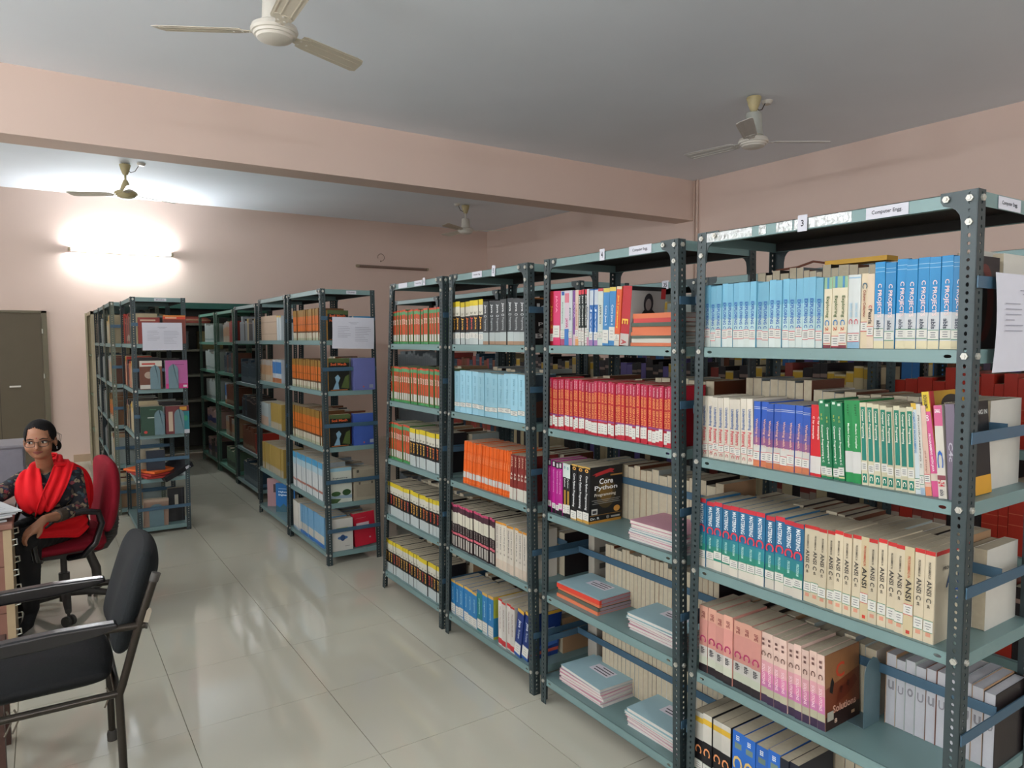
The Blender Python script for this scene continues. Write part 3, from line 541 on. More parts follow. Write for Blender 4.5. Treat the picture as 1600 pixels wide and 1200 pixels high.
ROWS = [
 ('R1', 1.604, 'expl', 19, 1.614, 1.187, 0.201, 0, ''),
 ('R1', 1.604, 'explc', 3, 1.187, 1.116, 0.198, 0, ''),
 ('R1', 1.604, 'graph', 2, 1.116, 1.078, 0.199, 0, ''),
 ('R1', 1.604, 'colc', 1, 1.078, 1.058, 0.2, 0, ''),
 ('R1', 1.604, 'pearls', 1, 1.058, 1.039, 0.199, 0, ''),
 ('R1', 1.604, 'proj', 8, 1.039, 0.821, 0.227, 0, ''),
 ('R1', 1.236, 'under', 9, 1.618, 1.414, 0.205, -2, ''),
 ('R1', 1.236, 'work', 8, 1.414, 1.22, 0.201, 0, ''),
 ('R1', 1.236, 'redc', 2, 1.22, 1.183, 0.206, 0, ''),
 ('R1', 1.236, 'greenp', 4, 1.181, 1.11, 0.219, -4, ''),
 ('R1', 1.236, 'modern', 2, 1.11, 1.062, 0.225, -3, ''),
 ('R1', 1.236, 'pear', 8, 1.06, 0.92, 0.22, -3.5, ''),
 ('R1', 1.236, 'bluew', 1, 0.92, 0.907, 0.231, -5, ''),
 ('R1', 1.236, 'whit', 1, 0.907, 0.896, 0.229, -5, ''),
 ('R1', 1.236, 'pinkw', 1, 0.896, 0.881, 0.226, -6, ''),
 ('R1', 1.236, 'schaum', 1, 0.881, 0.863, 0.261, -8, ''),
 ('R1', 1.236, 'rams', 1, 0.863, 0.843, 0.23, -5, ''),
 ('R1', 1.236, 'plum', 1, 0.843, 0.821, 0.236, -4, ''),
 ('R1', 0.863, 'mast', 12, 1.632, 1.231, 0.23, 0, ''),
 ('R1', 0.863, 'ansi', 7, 1.231, 1.058, 0.23, 0, ''),
 ('R1', 0.863, 'ansio', 1, 1.058, 1.035, 0.232, 0, ''),
 ('R1', 0.863, 'ansi', 4, 1.035, 0.939, 0.235, 0, ''),
 ('R1', 0.863, 'ansio', 1, 0.939, 0.914, 0.236, 0, ''),
 ('R1', 0.863, 'ansi', 2, 0.914, 0.864, 0.236, 0, ''),
 ('R1', 0.498, 'solo', 7, 1.623, 1.37, 0.228, 0, ''),
 ('R1', 0.498, 'soln', 9, 1.37, 1.152, 0.223, -2, ''),
 ('R1', 0.12, 'cblack', 4, 1.635, 1.481, 0.235, 0, ''),
 ('R1', 0.12, 'cblue', 4, 1.476, 1.293, 0.235, 0, ''),
 ('R1', 0.12, 'dnavy', 2, 1.293, 1.231, 0.235, 0, ''),
 ('R2', 1.604, 'redy', 1, 2.48, 2.452, 0.231, 0, ''),
 ('R2', 1.604, 'pink', 1, 2.452, 2.402, 0.231, 1, ''),
 ('R2', 1.604, 'wgrn', 1, 2.402, 2.371, 0.227, 1, ''),
 ('R2', 1.604, 'wpur', 1, 2.371, 2.341, 0.227, 1, ''),
 ('R2', 1.604, 'whbl', 1, 2.341, 2.319, 0.227, 0, ''),
 ('R2', 1.604, 'purp', 1, 2.319, 2.298, 0.227, 0, ''),
 ('R2', 1.604, 'crm', 1, 2.298, 2.277, 0.227, 0, ''),
 ('R2', 1.604, 'bwr', 3, 2.277, 2.224, 0.227, 0, ''),
 ('R2', 1.604, 'whbl', 1, 2.224, 2.212, 0.227, 0, ''),
 ('R2', 1.604, 'blj', 2, 2.212, 2.165, 0.224, 1, ''),
 ('R2', 1.604, 'javaco', 1, 2.165, 2.134, 0.224, 1, ''),
 ('R2', 1.604, 'cjava', 2, 2.134, 2.059, 0.224, 2, ''),
 ('R2', 1.604, 'orj', 1, 2.059, 2.03, 0.224, 4, ''),
 ('R2', 1.604, 'rede', 1, 2.03, 1.981, 0.224, 5, ''),
 ('R2', 1.245, 'serv', 36, 2.475, 1.758, 0.217, 0, ''),
 ('R2', 0.872, 'mag', 4, 2.49, 2.388, 0.231, 0, ''),
 ('R2', 0.872, 'pyw', 2, 2.388, 2.331, 0.232, 0, ''),
 ('R2', 0.872, 'cpy', 3, 2.331, 2.213, 0.236, 2, ''),
 ('R3', 1.604, 'yj', 7, 3.354, 3.03, 0.223, 0, ''),
 ('R3', 1.604, 'jbk', 7, 3.03, 2.66, 0.217, 0, ''),
 ('R3', 1.245, 'lblue', 11, 3.332, 2.662, 0.221, 0, ''),
 ('R3', 0.872, 'oran', 32, 3.249, 2.798, 0.226, 5, 'manual'),
 ('R3', 0.872, 'rbrn', 5, 2.798, 2.659, 0.215, 3, ''),
 ('R3', 0.503, 'dcp', 17, 3.39, 2.934, 0.237, 0, ''),
 ('R3', 0.503, 'wor', 8, 2.934, 2.66, 0.233, 0, ''),
 ('R3', 0.12, 'by', 6, 3.398, 3.113, 0.19, 0, ''),
 ('R3', 0.12, 'teal', 1, 3.113, 3.062, 0.216, 0, ''),
 ('R3', 0.12, 'by', 2, 3.062, 2.956, 0.217, 0, ''),
 ('R3', 0.12, 'rw', 4, 2.908, 2.759, 0.23, 0, ''),
 ('R3', 0.12, 'dblue', 2, 2.759, 2.652, 0.237, 9, ''),
 ('R4', 1.604, 'ogw', 19, 4.127, 3.501, 0.203, 0, ''),
 ('R4', 1.245, 'ogw', 21, 4.159, 3.509, 0.217, 0, ''),
 ('R4', 0.872, 'ogw', 9, 4.213, 3.899, 0.235, 0, 'stuff'),
 ('R4', 0.872, 'yj', 9, 3.899, 3.517, 0.228, 0, 'stuff'),
 ('R4', 0.503, 'yj', 17, 4.257, 3.526, 0.211, 0, 'stuff'),
 ('R4', 0.12, 'yj', 20, 4.282, 3.534, 0.213, 0, 'stuff'),
 ('R5', 1.625, 'orp', 18, 5.708, 5.038, 0.234, 0, 'stuff'),
 ('R5', 1.26, 'orp', 20, 5.755, 5.047, 0.221, 0, 'stuff'),
 ('R5', 0.853, 'orp', 20, 5.753, 5.059, 0.256, 0, 'stuff'),
 ('R5', 0.445, 'wbl', 15, 5.803, 5.057, 0.282, 0, 'stuff'),
 ('R5', 0.09, 'whit', 4, 5.832, 5.623, 0.227, 0, 'stuff'),
 ('R5', 0.09, 'lbl', 12, 5.623, 5.051, 0.235, 0, 'stuff'),
 ('R6', 1.625, 'beige', 1, 6.699, 6.17, 0.214, 0, 'stuff'),
 ('R6', 1.625, 'bluew', 2, 6.17, 6.054, 0.209, 0, 'stuff'),
 ('R6', 1.26, 'tan', 7, 6.783, 6.345, 0.192, 0, 'stuff'),
 ('R6', 1.26, 'bwh', 3, 6.345, 6.067, 0.2, 0, 'stuff'),
 ('R6', 0.853, 'mix', 3, 6.825, 6.511, 0.206, 0, 'stuff'),
 ('R6', 0.853, 'gold', 4, 6.447, 6.103, 0.223, 0, 'stuff'),
 ('R6', 0.445, 'gold', 9, 6.752, 6.081, 0.247, 0, 'stuff'),
]
place_rows(ROWS)
# ---- art on the few covers that face the walkway: (u 0..1 from the spine, v 0..1 up)
def front_cover(o, d, h, t, col, items, name='front_cover'):
    mb = MB(); y = -t/2-.0004; mb.box(.001, d, y-.0008, y, 0, h, B(col)); y -= .0012; k = 0
    for it in items:
        k += 1; yy = y-.00015*k
        if it[0] == 'r':
            _, u0, v0, u1, v1, c = it; mb.quad((u0*d, yy, v0*h), (u1*d, yy, v0*h), (u1*d, yy, v1*h), (u0*d, yy, v1*h), mat(dim(c), .45, var=.06))
        elif it[0] == 'p':
            mb.add([(u*d, yy, v*h) for u, v in it[1]], [tuple(range(len(it[1])))], mat(dim(it[2]), .45, var=.12, scale=40))
        elif it[0] == 'e':
            _, cu, cv, ru, rv, c = it; n = 20
            mb.add([((cu+ru*math.cos(2*PI*a/n))*d, yy, (cv+rv*math.sin(2*PI*a/n))*h) for a in range(n)], [tuple(range(n))], mat(dim(c), .45, var=.15, scale=60))
        else:
            _, w, u0, v0, u1, v1, c = it; put_text(mb, w, (u0*d, yy-.0003, v0*h), ((u1-u0)*d, 0, 0), (0, 0, (v1-v0)*h), mat(c, .6, var=0))
    return obj(name, mb.mesh(name), o)
def thick(rk, z, st): 
    q = [r for r in ROWS if r[0] == rk and r[2] == st and abs(r[1]-z) < .01][-1]; return (q[4]-q[5])/q[3]*.965, q[6]
def last_cover(rk, lv, z, st, col, items, d=.175):
    t, h = thick(rk, z, st); front_cover(LAST[(rk, lv, st)], d, h, t, col, items)
last_cover('R1', 0, 1.604, 'proj', '#14121a', [('e', .55, .5, .3, .42, '#5a1712'), ('e', .45, .5, .2, .35, '#141016')])
last_cover('R1', 1, 1.236, 'plum', '#17181a', [('t', 'GRAMMING IN', .25, .86, .95, .91, '#c8ccc8'), ('r', .5, 0, 1, .2, '#d8a02c'), ('r', .2, .02, .42, .75, '#6f7f80')])
last_cover('R1', 1, 1.236, 'schaum', '#cf9f28', [('e', .6, .86, .3, .1, '#26241f'), ('t', 'BESTSELLING', .38, .84, .82, .88, '#d8d0b8'), ('r', 0, 0, .12, 1, '#c22632')])
last_cover('R1', 2, .863, 'ansi', '#d3cab2', [('r', 0, .955, 1, 1, '#c9302f'), ('t', 'PROGRAMMING IN', .2, .78, .92, .82, '#4a4a48'), ('t', 'ANSI', .3, .58, .86, .74, '#1f3f66'), ('t', 'C', .5, .4, .66, .54, '#1f4f96'), ('t', 'AMY', .78, .06, .95, .1, '#5a5a58')])
last_cover('R1', 3, .498, 'soln', '#7a3d22', [('p', [(0,.55),(1,.68),(1,1),(0,1)], '#9a6a42'), ('p', [(0,0),(1,0),(1,.22),(0,.18)], '#2f1a14'), ('p', [(.3,.3),(.7,.38),(.95,.5),(.85,.6),(.6,.52),(.4,.5)], '#6a2a16'), ('t', 'C', .3, .64, .55, .84, '#b03a20'),
   ('p', [(.12,.5),(.2,.46),(.25,.6),(.2,.68),(.15,.62)], '#1d1714'), ('p', [(.4,.44),(.47,.42),(.5,.5),(.44,.52)], '#4a1a10'), ('p', [(.6,.5),(.68,.46),(.7,.54),(.64,.56)], '#4a1a10'), ('t', 'Solutions', .2, .2, .88, .3, '#cfa08a'), ('t', '8', .24, .06, .32, .12, '#d8b8a0'), ('r', .04, .12, .22, .24, '#b8b4a4'), ('r', .74, .08, .84, .12, '#d8b08a')])
last_cover('R2', 2, .872, 'cpy', '#0f1013', [('r', 0, 0, 1, .045, '#c08a34'), ('e', .5, .52, .3, .27, '#4a3a1c'), ('e', .5, .54, .2, .18, '#7a5c22'), ('p', [(.06,.86),(.16,.89),(.62,.955),(.74,.93),(.68,.9),(.74,.87),(.6,.885),(.14,.83),(.18,.86)], '#b8282c'), ('r', .62, .82, 1, .845, '#b0813e'),
   ('t', 'Core', .28, .69, .7, .79, '#e6e8e8'), ('t', 'Python', .14, .565, .84, .665, '#e6e8e8'), ('t', 'Programming', .14, .46, .8, .53, '#cfcac0'), ('r', .06, .405, .94, .413, '#a8a8a6'), ('r', .14, .375, .9, .383, '#a8a8a6'), ('r', .08, .345, .94, .353, '#a8a8a6'),
   ('r', .06, .16, .24, .26, '#d4d2cc'), ('r', .09, .18, .21, .23, '#3a3a40'), ('e', .84, .22, .1, .055, '#dc9a44'), ('r', 0, .14, 1, .15, '#a87a3a'), ('t', 'Dr. R', .03, .07, .3, .11, '#d8d8d4'), ('e', .56, .09, .05, .03, '#8a8a88'), ('r', .66, .07, .94, .1, '#b8b8b4')])
last_cover('R2', 0, 1.604, 'rede', '#a3a29e', [('r', 0, .93, 1, 1, '#17171a'), ('r', .86, .8, 1, .97, '#b82a2c'), ('p', [(.2,.3),(.85,.3),(.78,.52),(.62,.62),(.4,.62),(.28,.52)], '#1b1b1d'), ('e', .5, .72, .14, .17, '#26252a'), ('e', .5, .7, .085, .1, '#857f7c'), ('r', 0, 0, 1, .3, '#8f8e8c')])
last_cover('R3', 0, 1.604, 'jbk', '#131417', [('t', 'la', .35, .74, .8, .88, '#d4d6d6'), ('t', 'Pro', .4, .4, .85, .48, '#d8dada'), ('e', .5, .3, .1, .06, '#8a8a88'), ('t', 'Blo', .3, .14, .9, .24, '#d8dada'), ('r', 0, .97, 1, 1, '#b0702c')])
last_cover('R3', 4, .12, 'by', '#2b7fae', [('r', 0, .93, 1, 1, '#d9b03a'), ('r', 0, .5, .2, .93, '#a9b03a'), ('p', [(.2,.05),(.9,.05),(.8,.3),(.3,.34)], '#4a3a34'), ('r', 0, 0, 1, .06, '#a9a83c')])
last_cover('R3', 4, .12, 'dblue', '#1a3a80', [('p', [(.2,.2),(.95,.25),(.9,.45),(.5,.36)], '#3f6ab4'), ('r', 0, .1, 1, .17, '#cf5a44'), ('r', .45, .93, 1, 1, '#e0b03a'), ('r', .4, .62, .8, .64, '#b4c4e0'), ('r', .4, .58, .7, .6, '#b4c4e0')])
last_cover('R3', 1, 1.245, 'lblue', '#3a4a54', [('p', [(.1,.1),(.9,.1),(.9,.5),(.1,.4)], '#6a4438')])
# ---- larger books shown face on at rack ends, each on its own
def face_book(x, y, z, d, h, t, col, items, label, rot=0, lean=0, sp=None):
    sp = sp or col; mb = MB(); c = B(sp); w = .0016
    mb.box(0, d, t/2-w, t/2, 0, h, c).box(0, d, -t/2, -t/2+w, 0, h, c).box(0, w, -t/2+w, t/2-w, 0, h, c)
    o = mb.build('textbook', None); tag(o, label, 'book'); o.location = (x, y, z); o.rotation_euler = (0, lean, rot)
    obj('page_block', page_mesh(t, h, d), o); front_cover(o, d, h, t, col, items); return o
GL = [('t', 'Soil Mech', .1, .78, .86, .86, '#d8602c'), ('t', 'Foundation', .1, .62, .8, .70, '#d8602c'), ('p', [(.2,.05),(.5,.05),(.46,.25),(.56,.4),(.45,.5),(.3,.42),(.36,.28)], '#7fa4b8'), ('p', [(.6,.1),(.98,.06),(.98,.5),(.8,.44)], '#4a5a2c'), ('p', [(0,.88),(1,.86),(1,1),(0,1)], '#4a5a30'), ('r', .08, .02, .9, .04, '#b8703c')]
for i, z in enumerate((1.625, 1.26, .853)):
    face_book(1.705, 4.975, z, .155, .235 if i else .215, .035, '#14150f', GL, 'black covered civil textbook with orange title, %s shelf by the rack end' % ('top', 'second', 'third')[i], sp='#b8862c')
face_book(1.885, 4.975, 1.625, .14, .175, .05, '#2f86b4', [('r', 0, 0, .08, 1, '#c8c4b4')], 'bright blue book behind the rack end notice, top shelf')
face_book(1.89, 4.972, 1.26, .165, .235, .05, '#6c73ac', [('r', .72, .06, .9, .17, '#8f96a8'), ('r', .42, .08, .48, .13, '#c85a50'), ('r', .1, .03, .7, .035, '#3f4a88')], 'lavender blue textbook on the second shelf at the rack end')
face_book(1.885, 4.972, .853, .168, .235, .05, '#3f5ca8', [('r', .72, .06, .9, .17, '#8f96a8'), ('r', .42, .06, .48, .11, '#c85a50'), ('r', .1, .03, .7, .035, '#2f4a90')], 'deep blue textbook on the third shelf at the rack end')
face_book(1.70, 4.975, .445, .16, .255, .05, '#c9cdbf', [('r', 0, .9, 1, 1, '#8fb8c8'), ('t', 'Engineering', .12, .68, .8, .73, '#2c3436'), ('p', [(0,.14),(1,.1),(1,.2),(0,.22)], '#8fa4b0'), ('e', .25, .26, .22, .07, '#35562c'), ('e', .75, .28, .2, .09, '#2f4f28'), ('p', [(0,.0),(.3,.0),(.5,.1),(0,.14)], '#3f5a30')], 'white textbook with tree photo on the fourth shelf at the rack end')
face_book(1.875, 4.985, .445, .175, .235, .09, '#a39a86', [('r', .1, .62, .9, .95, '#99907c'), ('r', .12, .88, .22, .96, '#4a463c'), ('r', .75, .5, .84, .58, '#5a5548'), ('r', .2, .5, .28, .58, '#5a5548'), ('r', .1, .1, .9, .5, '#958c79')], 'newsprint wrapped thick book on the fourth shelf at the rack end', sp='#b5aa94')
face_book(1.705, 4.975, .09, .155, .235, .06, '#cdcbc2', [('r', .2, .66, .75, .72, '#a8b050'), ('r', .15, .62, .9, .65, '#7a8a3c'), ('e', .5, .4, .25, .06, '#3f6a9c'), ('e', .5, .4, .12, .1, '#22406a'), ('r', .6, .12, .85, .14, '#9a9a94')], 'white textbook with blue star emblem on the bottom shelf at the rack end')
face_book(1.885, 4.985, .092, .165, .25, .05, '#c21f36', [('r', .12, .6, .72, .7, '#d8c4c8'), ('e', .72, .22, .04, .025, '#d8a8b0'), ('r', .1, .84, .6, .85, '#dc7a88')], 'bright red textbook tilted on the bottom shelf at the rack end', lean=-.07)
face_book(1.71, 6.42, .09, .19, .26, .03, '#1f6cac', [('t', 'Highway', .15, .66, .65, .73, '#d8e4ee'), ('t', 'Engineering', .15, .55, .85, .63, '#d8e4ee'), ('p', [(0,0),(1,0),(1,.2),(.6,.16),(.4,.3),(.2,.16),(0,.24)], '#3c6472'), ('r', .15, .8, .7, .82, '#a8c8e0')], 'blue highway textbook standing on the bottom shelf of the pale bundle rack', rot=-.8)
face_book(1.70, 6.68, .09, .19, .26, .03, '#b58e90', [('r', .3, .5, .5, .8, '#4a3a3c'), ('r', .6, .45, .75, .75, '#4a3a3c')], 'dusty pink book standing behind the blue highway textbook', rot=-.6)
# the left rack's end
def bookend(x, y, z, w, h, label, name='bookend'):
    BE = mat('#5d757c', .4, .25); pts = [(0,0)]+[(w,0)]+[(w,h-.045), (w-.006,h-.025), (w-.022,h-.008), (w-.04,h), (.04,h), (.022,h-.008), (.006,h-.025), (0,h-.045)]
    mb = MB(); mb.prism(pts, -.0012, .0, 'y', BE); mb.box(0, w, 0, .12, .0002, .0014, BE); o = mb.build(name, None, smooth=20); o.location = (x, y, z); return tag(o, label, 'bookend')
E1 = (1.602, 1.227, .845, .475, .06)
face_book(.66, 6.52, E1[0], .16, .215, .04, '#8a2c22', [('r', .1, .86, .8, .92, '#c8a890')], 'brick red book behind the notice on the red folder rack')
face_book(.845, 6.52, E1[0], .17, .235, .04, '#7a3424', [('r', 0, .86, 1, 1, '#d8482c'), ('r', .0, .95, 1, 1, '#e08a3c'), ('r', .1, .89, .6, .93, '#e0c0a0'), ('r', .1, .02, .4, .14, '#c8c0b0')], 'maroon and orange book above the notice on the red folder rack')
face_book(.66, 6.53, E1[1], .165, .235, .05, '#6c3a26', [('r', 0, .8, 1, 1, '#d5cfc0'), ('r', .1, .86, .7, .92, '#b8382c'), ('e', .4, .5, .2, .12, '#b09a88'), ('r', .0, .02, .6, .16, '#d0ccc0')], 'brown and white book on the second shelf of the red folder rack')
face_book(.85, 6.53, E1[1], .17, .235, .05, '#b8609c', [('r', .0, 0, 1, .17, '#c22a78'), ('r', .78, .04, .95, .12, '#d8d0d4'), ('r', .4, .84, .85, .86, '#8a3c74')], 'pink book on the second shelf of the red folder rack', sp='#b8b0b4')
bookend(.735, 6.5, E1[1], .075, .2, 'grey bookend against the brown and white book'); bookend(.872, 6.5, E1[1], .075, .205, 'grey bookend against the pink book')
face_book(.655, 6.53, E1[2], .165, .24, .05, '#1c4230', [('r', .3, .6, .7, .63, '#c8d0c8'), ('e', .2, .12, .08, .05, '#c23a34'), ('r', .4, .88, .7, .9, '#5a8a68')], 'dark green book on the third shelf of the red folder rack')
face_book(.84, 6.53, E1[2], .18, .235, .05, '#6a2a2c', [('r', .12, .1, .3, .8, '#c8b49c'), ('r', .7, .1, 1, .8, '#1f7a84'), ('e', .85, .55, .09, .1, '#2f9a6c'), ('r', .7, 0, 1, .14, '#c8ccd0'), ('r', .6, .84, .9, .96, '#c8902c')], 'dark red and teal book on the third shelf of the red folder rack')
bookend(.755, 6.5, E1[2], .075, .21, 'grey bookend against the dark green book'); bookend(.905, 6.5, E1[2], .075, .21, 'grey bookend against the dark red and teal book')
face_book(.64, 6.66, E1[3], .16, .24, .04, '#c3b69c', [], 'cream book standing behind the red folders')
bk = face_book(.69, 6.57, E1[3]+.002, .14, .235, .03, '#1c2736', [], 'dark navy file standing behind the red folders')
def slab(name, pts, z0, z1, m, label, cat, rot=(0,0,0), loc=(0,0,0), flap=None):
    o = MB().prism(pts, 0, z1-z0, 'z', m).build(name, None); o.location = (loc[0], loc[1], z0); o.rotation_euler = rot; bevel(o, .003, 2); tag(o, label, cat); return o
RED = mat('#9c2b24', .6, var=.1, scale=14); ORG = mat('#c85a20', .6, var=.1, scale=14); DRK = mat('#17181c', .5)
P4 = [(-.12,-.17), (.12,-.17), (.12,.17), (-.12,.17)]
for i, (m, lab) in enumerate(((RED, 'lowest dark red paper folder of the messy pile on the rack end'), (RED, 'dark red folder in the middle of the messy pile on the rack end'), (ORG, 'orange folder topping the messy pile on the rack end'))):
    f = slab('folder', P4, E1[3]+.004+i*.026, E1[3]+.022+i*.026, m, lab, 'folder', (.02*i, .05-.03*i, .25+.2*i), (.755-.012*i, 6.68, 0))
    MB().box(-.10, .10, -.15, .15, .004, .013, PAGEW).build('paper_sheaf', f)
f = slab('box_file', [(-.13,-.13), (.13,-.13), (.13,.13), (-.13,.13)], E1[3]+.03, E1[3]+.075, DRK, 'black file lying tilted beside the orange folder', 'file', (.1, -.42, .3), (.9, 6.66, 0))
MB().box(.06, .1, -.132, -.13, .012, .034, PAPER).build('spine_label', f)
face_book(.655, 6.62, E1[4], .19, .235, .05, '#9a7f6c', [('r', 0, .9, 1, 1, '#b09a86')], 'brown paper covered book on the bottom shelf of the red folder rack', lean=.03, sp='#b59a84')
bookend(.70, 6.585, E1[4], .11, .19, 'dark bookend in front of the brown paper covered book')
face_book(.86, 6.72, E1[4], .13, .29, .05, '#141518', [('r', .4, .45, .62, .8, '#b8b4a4'), ('r', .82, 0, .9, 1, '#2a2b30')], 'black box file standing upright on the bottom shelf')
# bookends and single items on the closest rack
bookend(1.945, 1.10, .498, .085, .205, 'steel blue bookend beside the brown solutions book')
bookend(2.115, .835, .863, .09, .215, 'dark grey bookend holding pale books at the end of the closest rack')
# lying booklets
def booklet(x, y, z, lx, ly, t, col, label, group, rz=0, lab=None, spine_side=None, inner=None):
    o = empty('booklet', (x, y, z), label, 'booklet', group, rz); w = .0009
    MB().box(-lx/2, lx/2, -ly/2, ly/2, 0, w, B(col, .6)).box(-lx/2, lx/2, -ly/2, ly/2, t-w, t, B(col, .6)).build('cover', o)
    MB().box(-lx/2+.002, lx/2-.002, -ly/2+.002, ly/2-.003, w, t-w, PAGEW if inner is None else B(inner, .7)).build('page_block', o)
    if spine_side: MB().box(-lx/2-.001, -lx/2+.012, -ly/2-.0005, ly/2+.0005, -.0003, t+.0003, B(spine_side, .6)).build('spine_tape', o)
    if lab:
        mb = MB(); mb.box(-.01, .05, -.07, .05, t, t+.0003, mat('#cfc9d0', .6, var=.03)); k = 0
        for w_, yy in ((.9, .03), (1, .012), (.7, -.006)):
            mb.quad((.0+.018*k, -.06, t+.0005), (.0+.018*k, -.06+.1*w_, t+.0005), (.006+.018*k, -.06+.1*w_, t+.0005), (.006+.018*k, -.06, t+.0005), INK); k += 1
        mb.build('title_label', o, fix=False)
    return o
def pile(x, y, z, cols, n0, where, group, lx=.2, ly=.275, ts=None, tape=None, rz=0, inner=None):
    zz = z
    for i, c in enumerate(cols):
        t = ts[i] if ts else .012
        nm = {'#a8c9cf': 'light blue', '#d89fae': 'pink', '#d9d3d6': 'white', '#cf9a86': 'salmon', '#d8402c': 'red', '#dc7a54': 'orange', '#4f5f52': 'dark green', '#d4d0c4': 'white', '#cf4a48': 'red'}[c]
        pos = 'topmost' if i == len(cols)-1 else ('lowest' if i == 0 else ordinal(i+1)+' from bottom')
        booklet(x+rnd.uniform(-.006, .006), y+rnd.uniform(-.006, .006), zz, lx, ly, t-.0004, c, '%s %s booklet, pile %s' % (pos, nm, where), group, rz+rnd.uniform(-.04, .04), i == len(cols)-1 and len(cols) != 8 and lx > .19, tape[i] if tape else None, inner); zz += t
BL, PK, WH = '#a8c9cf', '#d89fae', '#d9d3d6'
pile(1.955, 2.31, .503, ['#dc7a54', '#4f5f52', '#dc7a54', '#d8402c', BL][:5], 5, 'with red spines on the number 4 rack', 'booklets with red spines', ts=[.014, .014, .015, .018, .004], tape=['#dc7a54', '#5a5f52', '#dc7a54', '#d8402c', None], inner='#9a8a92')
pile(1.965, 1.87, .503, [WH, PK, WH, PK, BL, BL], 6, 'next to the red spined pile', 'booklets beside the red spined pile', ts=[.01, .012, .011, .013, .008, .012])
pile(1.955, 2.29, .12, [WH, PK, WH, PK, PK, BL], 6, 'under the red spined pile', 'booklets under the red spined pile', ts=[.012, .011, .012, .013, .012, .013])
pile(1.96, 1.87, .12, [WH, PK, WH, PK, BL, BL], 6, 'lowest and closest on the number 4 rack', 'booklets lowest on the number 4 rack', ts=[.011, .012, .011, .012, .011, .014])
pile(1.945, 1.84, .872, [WH, PK, PK, BL, BL, WH, PK, PK], 8, 'beside the black programming textbook', 'booklets beside the black textbook', ts=[.008, .011, .007, .008, .007, .006, .012, .012])
pile(1.93, 1.855, 1.604, ['#dc7a54', '#d4d0c4', '#4f5f52', '#dc7a54', '#dc7a54', '#4f5f52', '#cf4a48', '#dc7a54'], 8, 'under the bearded man book', 'booklets on the top shelf of the number 4 rack', lx=.17, ly=.235, ts=[.013, .015, .011, .013, .02, .014, .016, .018], tape=['#dc7a54', '#d4d0c4', '#4f5f52', '#dc7a54', '#dc7a54', '#4f5f52', '#cf4a48', '#dc7a54'])
# ---- rear halves of the shelves: books that turn their page edges this way
def fore_row(rk, z, y0, y1, h0, h1, t0, t1, x=.395, single=None, mark=None, d=.18, pages=PAGE, name='R'):
    y = y0; n = 0; mb = STUFF.setdefault('back_'+rk, MB())
    while y > y1:
        t = rnd.uniform(t0, t1); h = rnd.uniform(h0, h1); st = rnd.choice(['dkb', 'wht', 'tan', 'brn', 'slv', 'whit'])
        if single:
            m2 = MB(); c = B(STY[st][0]); w = .0012
            m2.box(-d, 0, t/2-w, t/2, 0, h, c).box(-d, 0, -t/2, -t/2+w, 0, h, c).box(-w, 0, -t/2+w, t/2-w, 0, h, c)
            n += 1; o = tag(m2.build('paperback_book', None), '%s page edge book from the far end behind the bookend, fourth shelf' % ordinal(n), 'book', single); o.location = (A+x, y-t/2, z)
            m3 = MB(); m3.box(-d+.002, -w, -t/2+w, t/2-w, .001, h-.002, pages)
            if mark: put_text(m3, mark[n % len(mark)], (-d+.0015, t*.3, h*.5), (0, -t*.6, 0), (0, 0, t*.9), mat('#77777b', .8, var=0))
            m3.build('page_block', o, fix=False)
        else:
            book_into(mb, st, A+x, y-t/2, z, t*.97, h, d, back=True)
            if mark and rnd.random() < .75:
                put_text(mb, mark[n % len(mark)], (A+x-d+.0012, y-t/2+t*.3, z+h*.42), (0, -t*.6, 0), (0, 0, t*1.1), mat('#66645f', .8, var=0))
            n += 1
        y -= t
fore_row('R1', 1.604, 1.56, .83, .232, .255, .02, .034); fore_row('R1', 1.236, 1.6, 1.36, .25, .262, .03, .036, pages=PAGEW); fore_row('R1', 1.236, 1.34, .85, .225, .235, .03, .045)
fore_row('R1', .863, 1.6, .84, .2, .23, .025, .04); fore_row('R1', .12, 1.62, .84, .2, .23, .03, .045)
fore_row('R1', .498, 1.085, .80, .205, .215, .026, .031, single='page edge books on the fourth shelf of the closest rack', mark='UuUo', pages=mat('#a6a7ab', .85, var=.06, scale=70)); fore_row('R1', .498, 1.62, 1.12, .2, .225, .03, .04)
fore_row('R2', .872, 2.4, 1.72, .215, .235, .03, .045, mark='eou'); fore_row('R2', .503, 2.33, 1.72, .22, .24, .022, .03, mark='eUo6p'); fore_row('R2', .12, 2.35, 1.7, .22, .24, .022, .03, mark='nmUe'); fore_row('R2', 1.245, 2.45, 1.74, .2, .235, .03, .05)
fore_row('R3', 1.245, 3.3, 2.66, .2, .24, .03, .05); fore_row('R3', .872, 2.9, 2.65, .2, .22, .03, .05); fore_row('R3', .503, 3.35, 2.65, .2, .22, .03, .05); fore_row('R3', .12, 3.35, 2.65, .17, .2, .03, .05)
for z in (1.245, .872, .503, .12): fore_row('R4', z, 4.15, 3.5, .19, .23, .03, .05)
for z in (1.26, .853, .445, .09): fore_row('R5', z, 5.7, 5.08, .2, .24, .03, .05, x=.235)
# pale stacked volumes and the lettered spine seen through the upper bays
face_book(2.06, 2.46, .505, .1, .25, .04, '#b7b1a4', [('r', .3, .3, .7, .4, '#55524c'), ('r', .3, .6, .7, .7, '#55524c')], 'grey standing book behind the red spined booklets')
face_book(2.05, 2.44, .122, .12, .24, .06, '#a9a498', [('r', .6, .1, .8, .4, '#54483c')], 'grey thick book behind the light blue booklets')
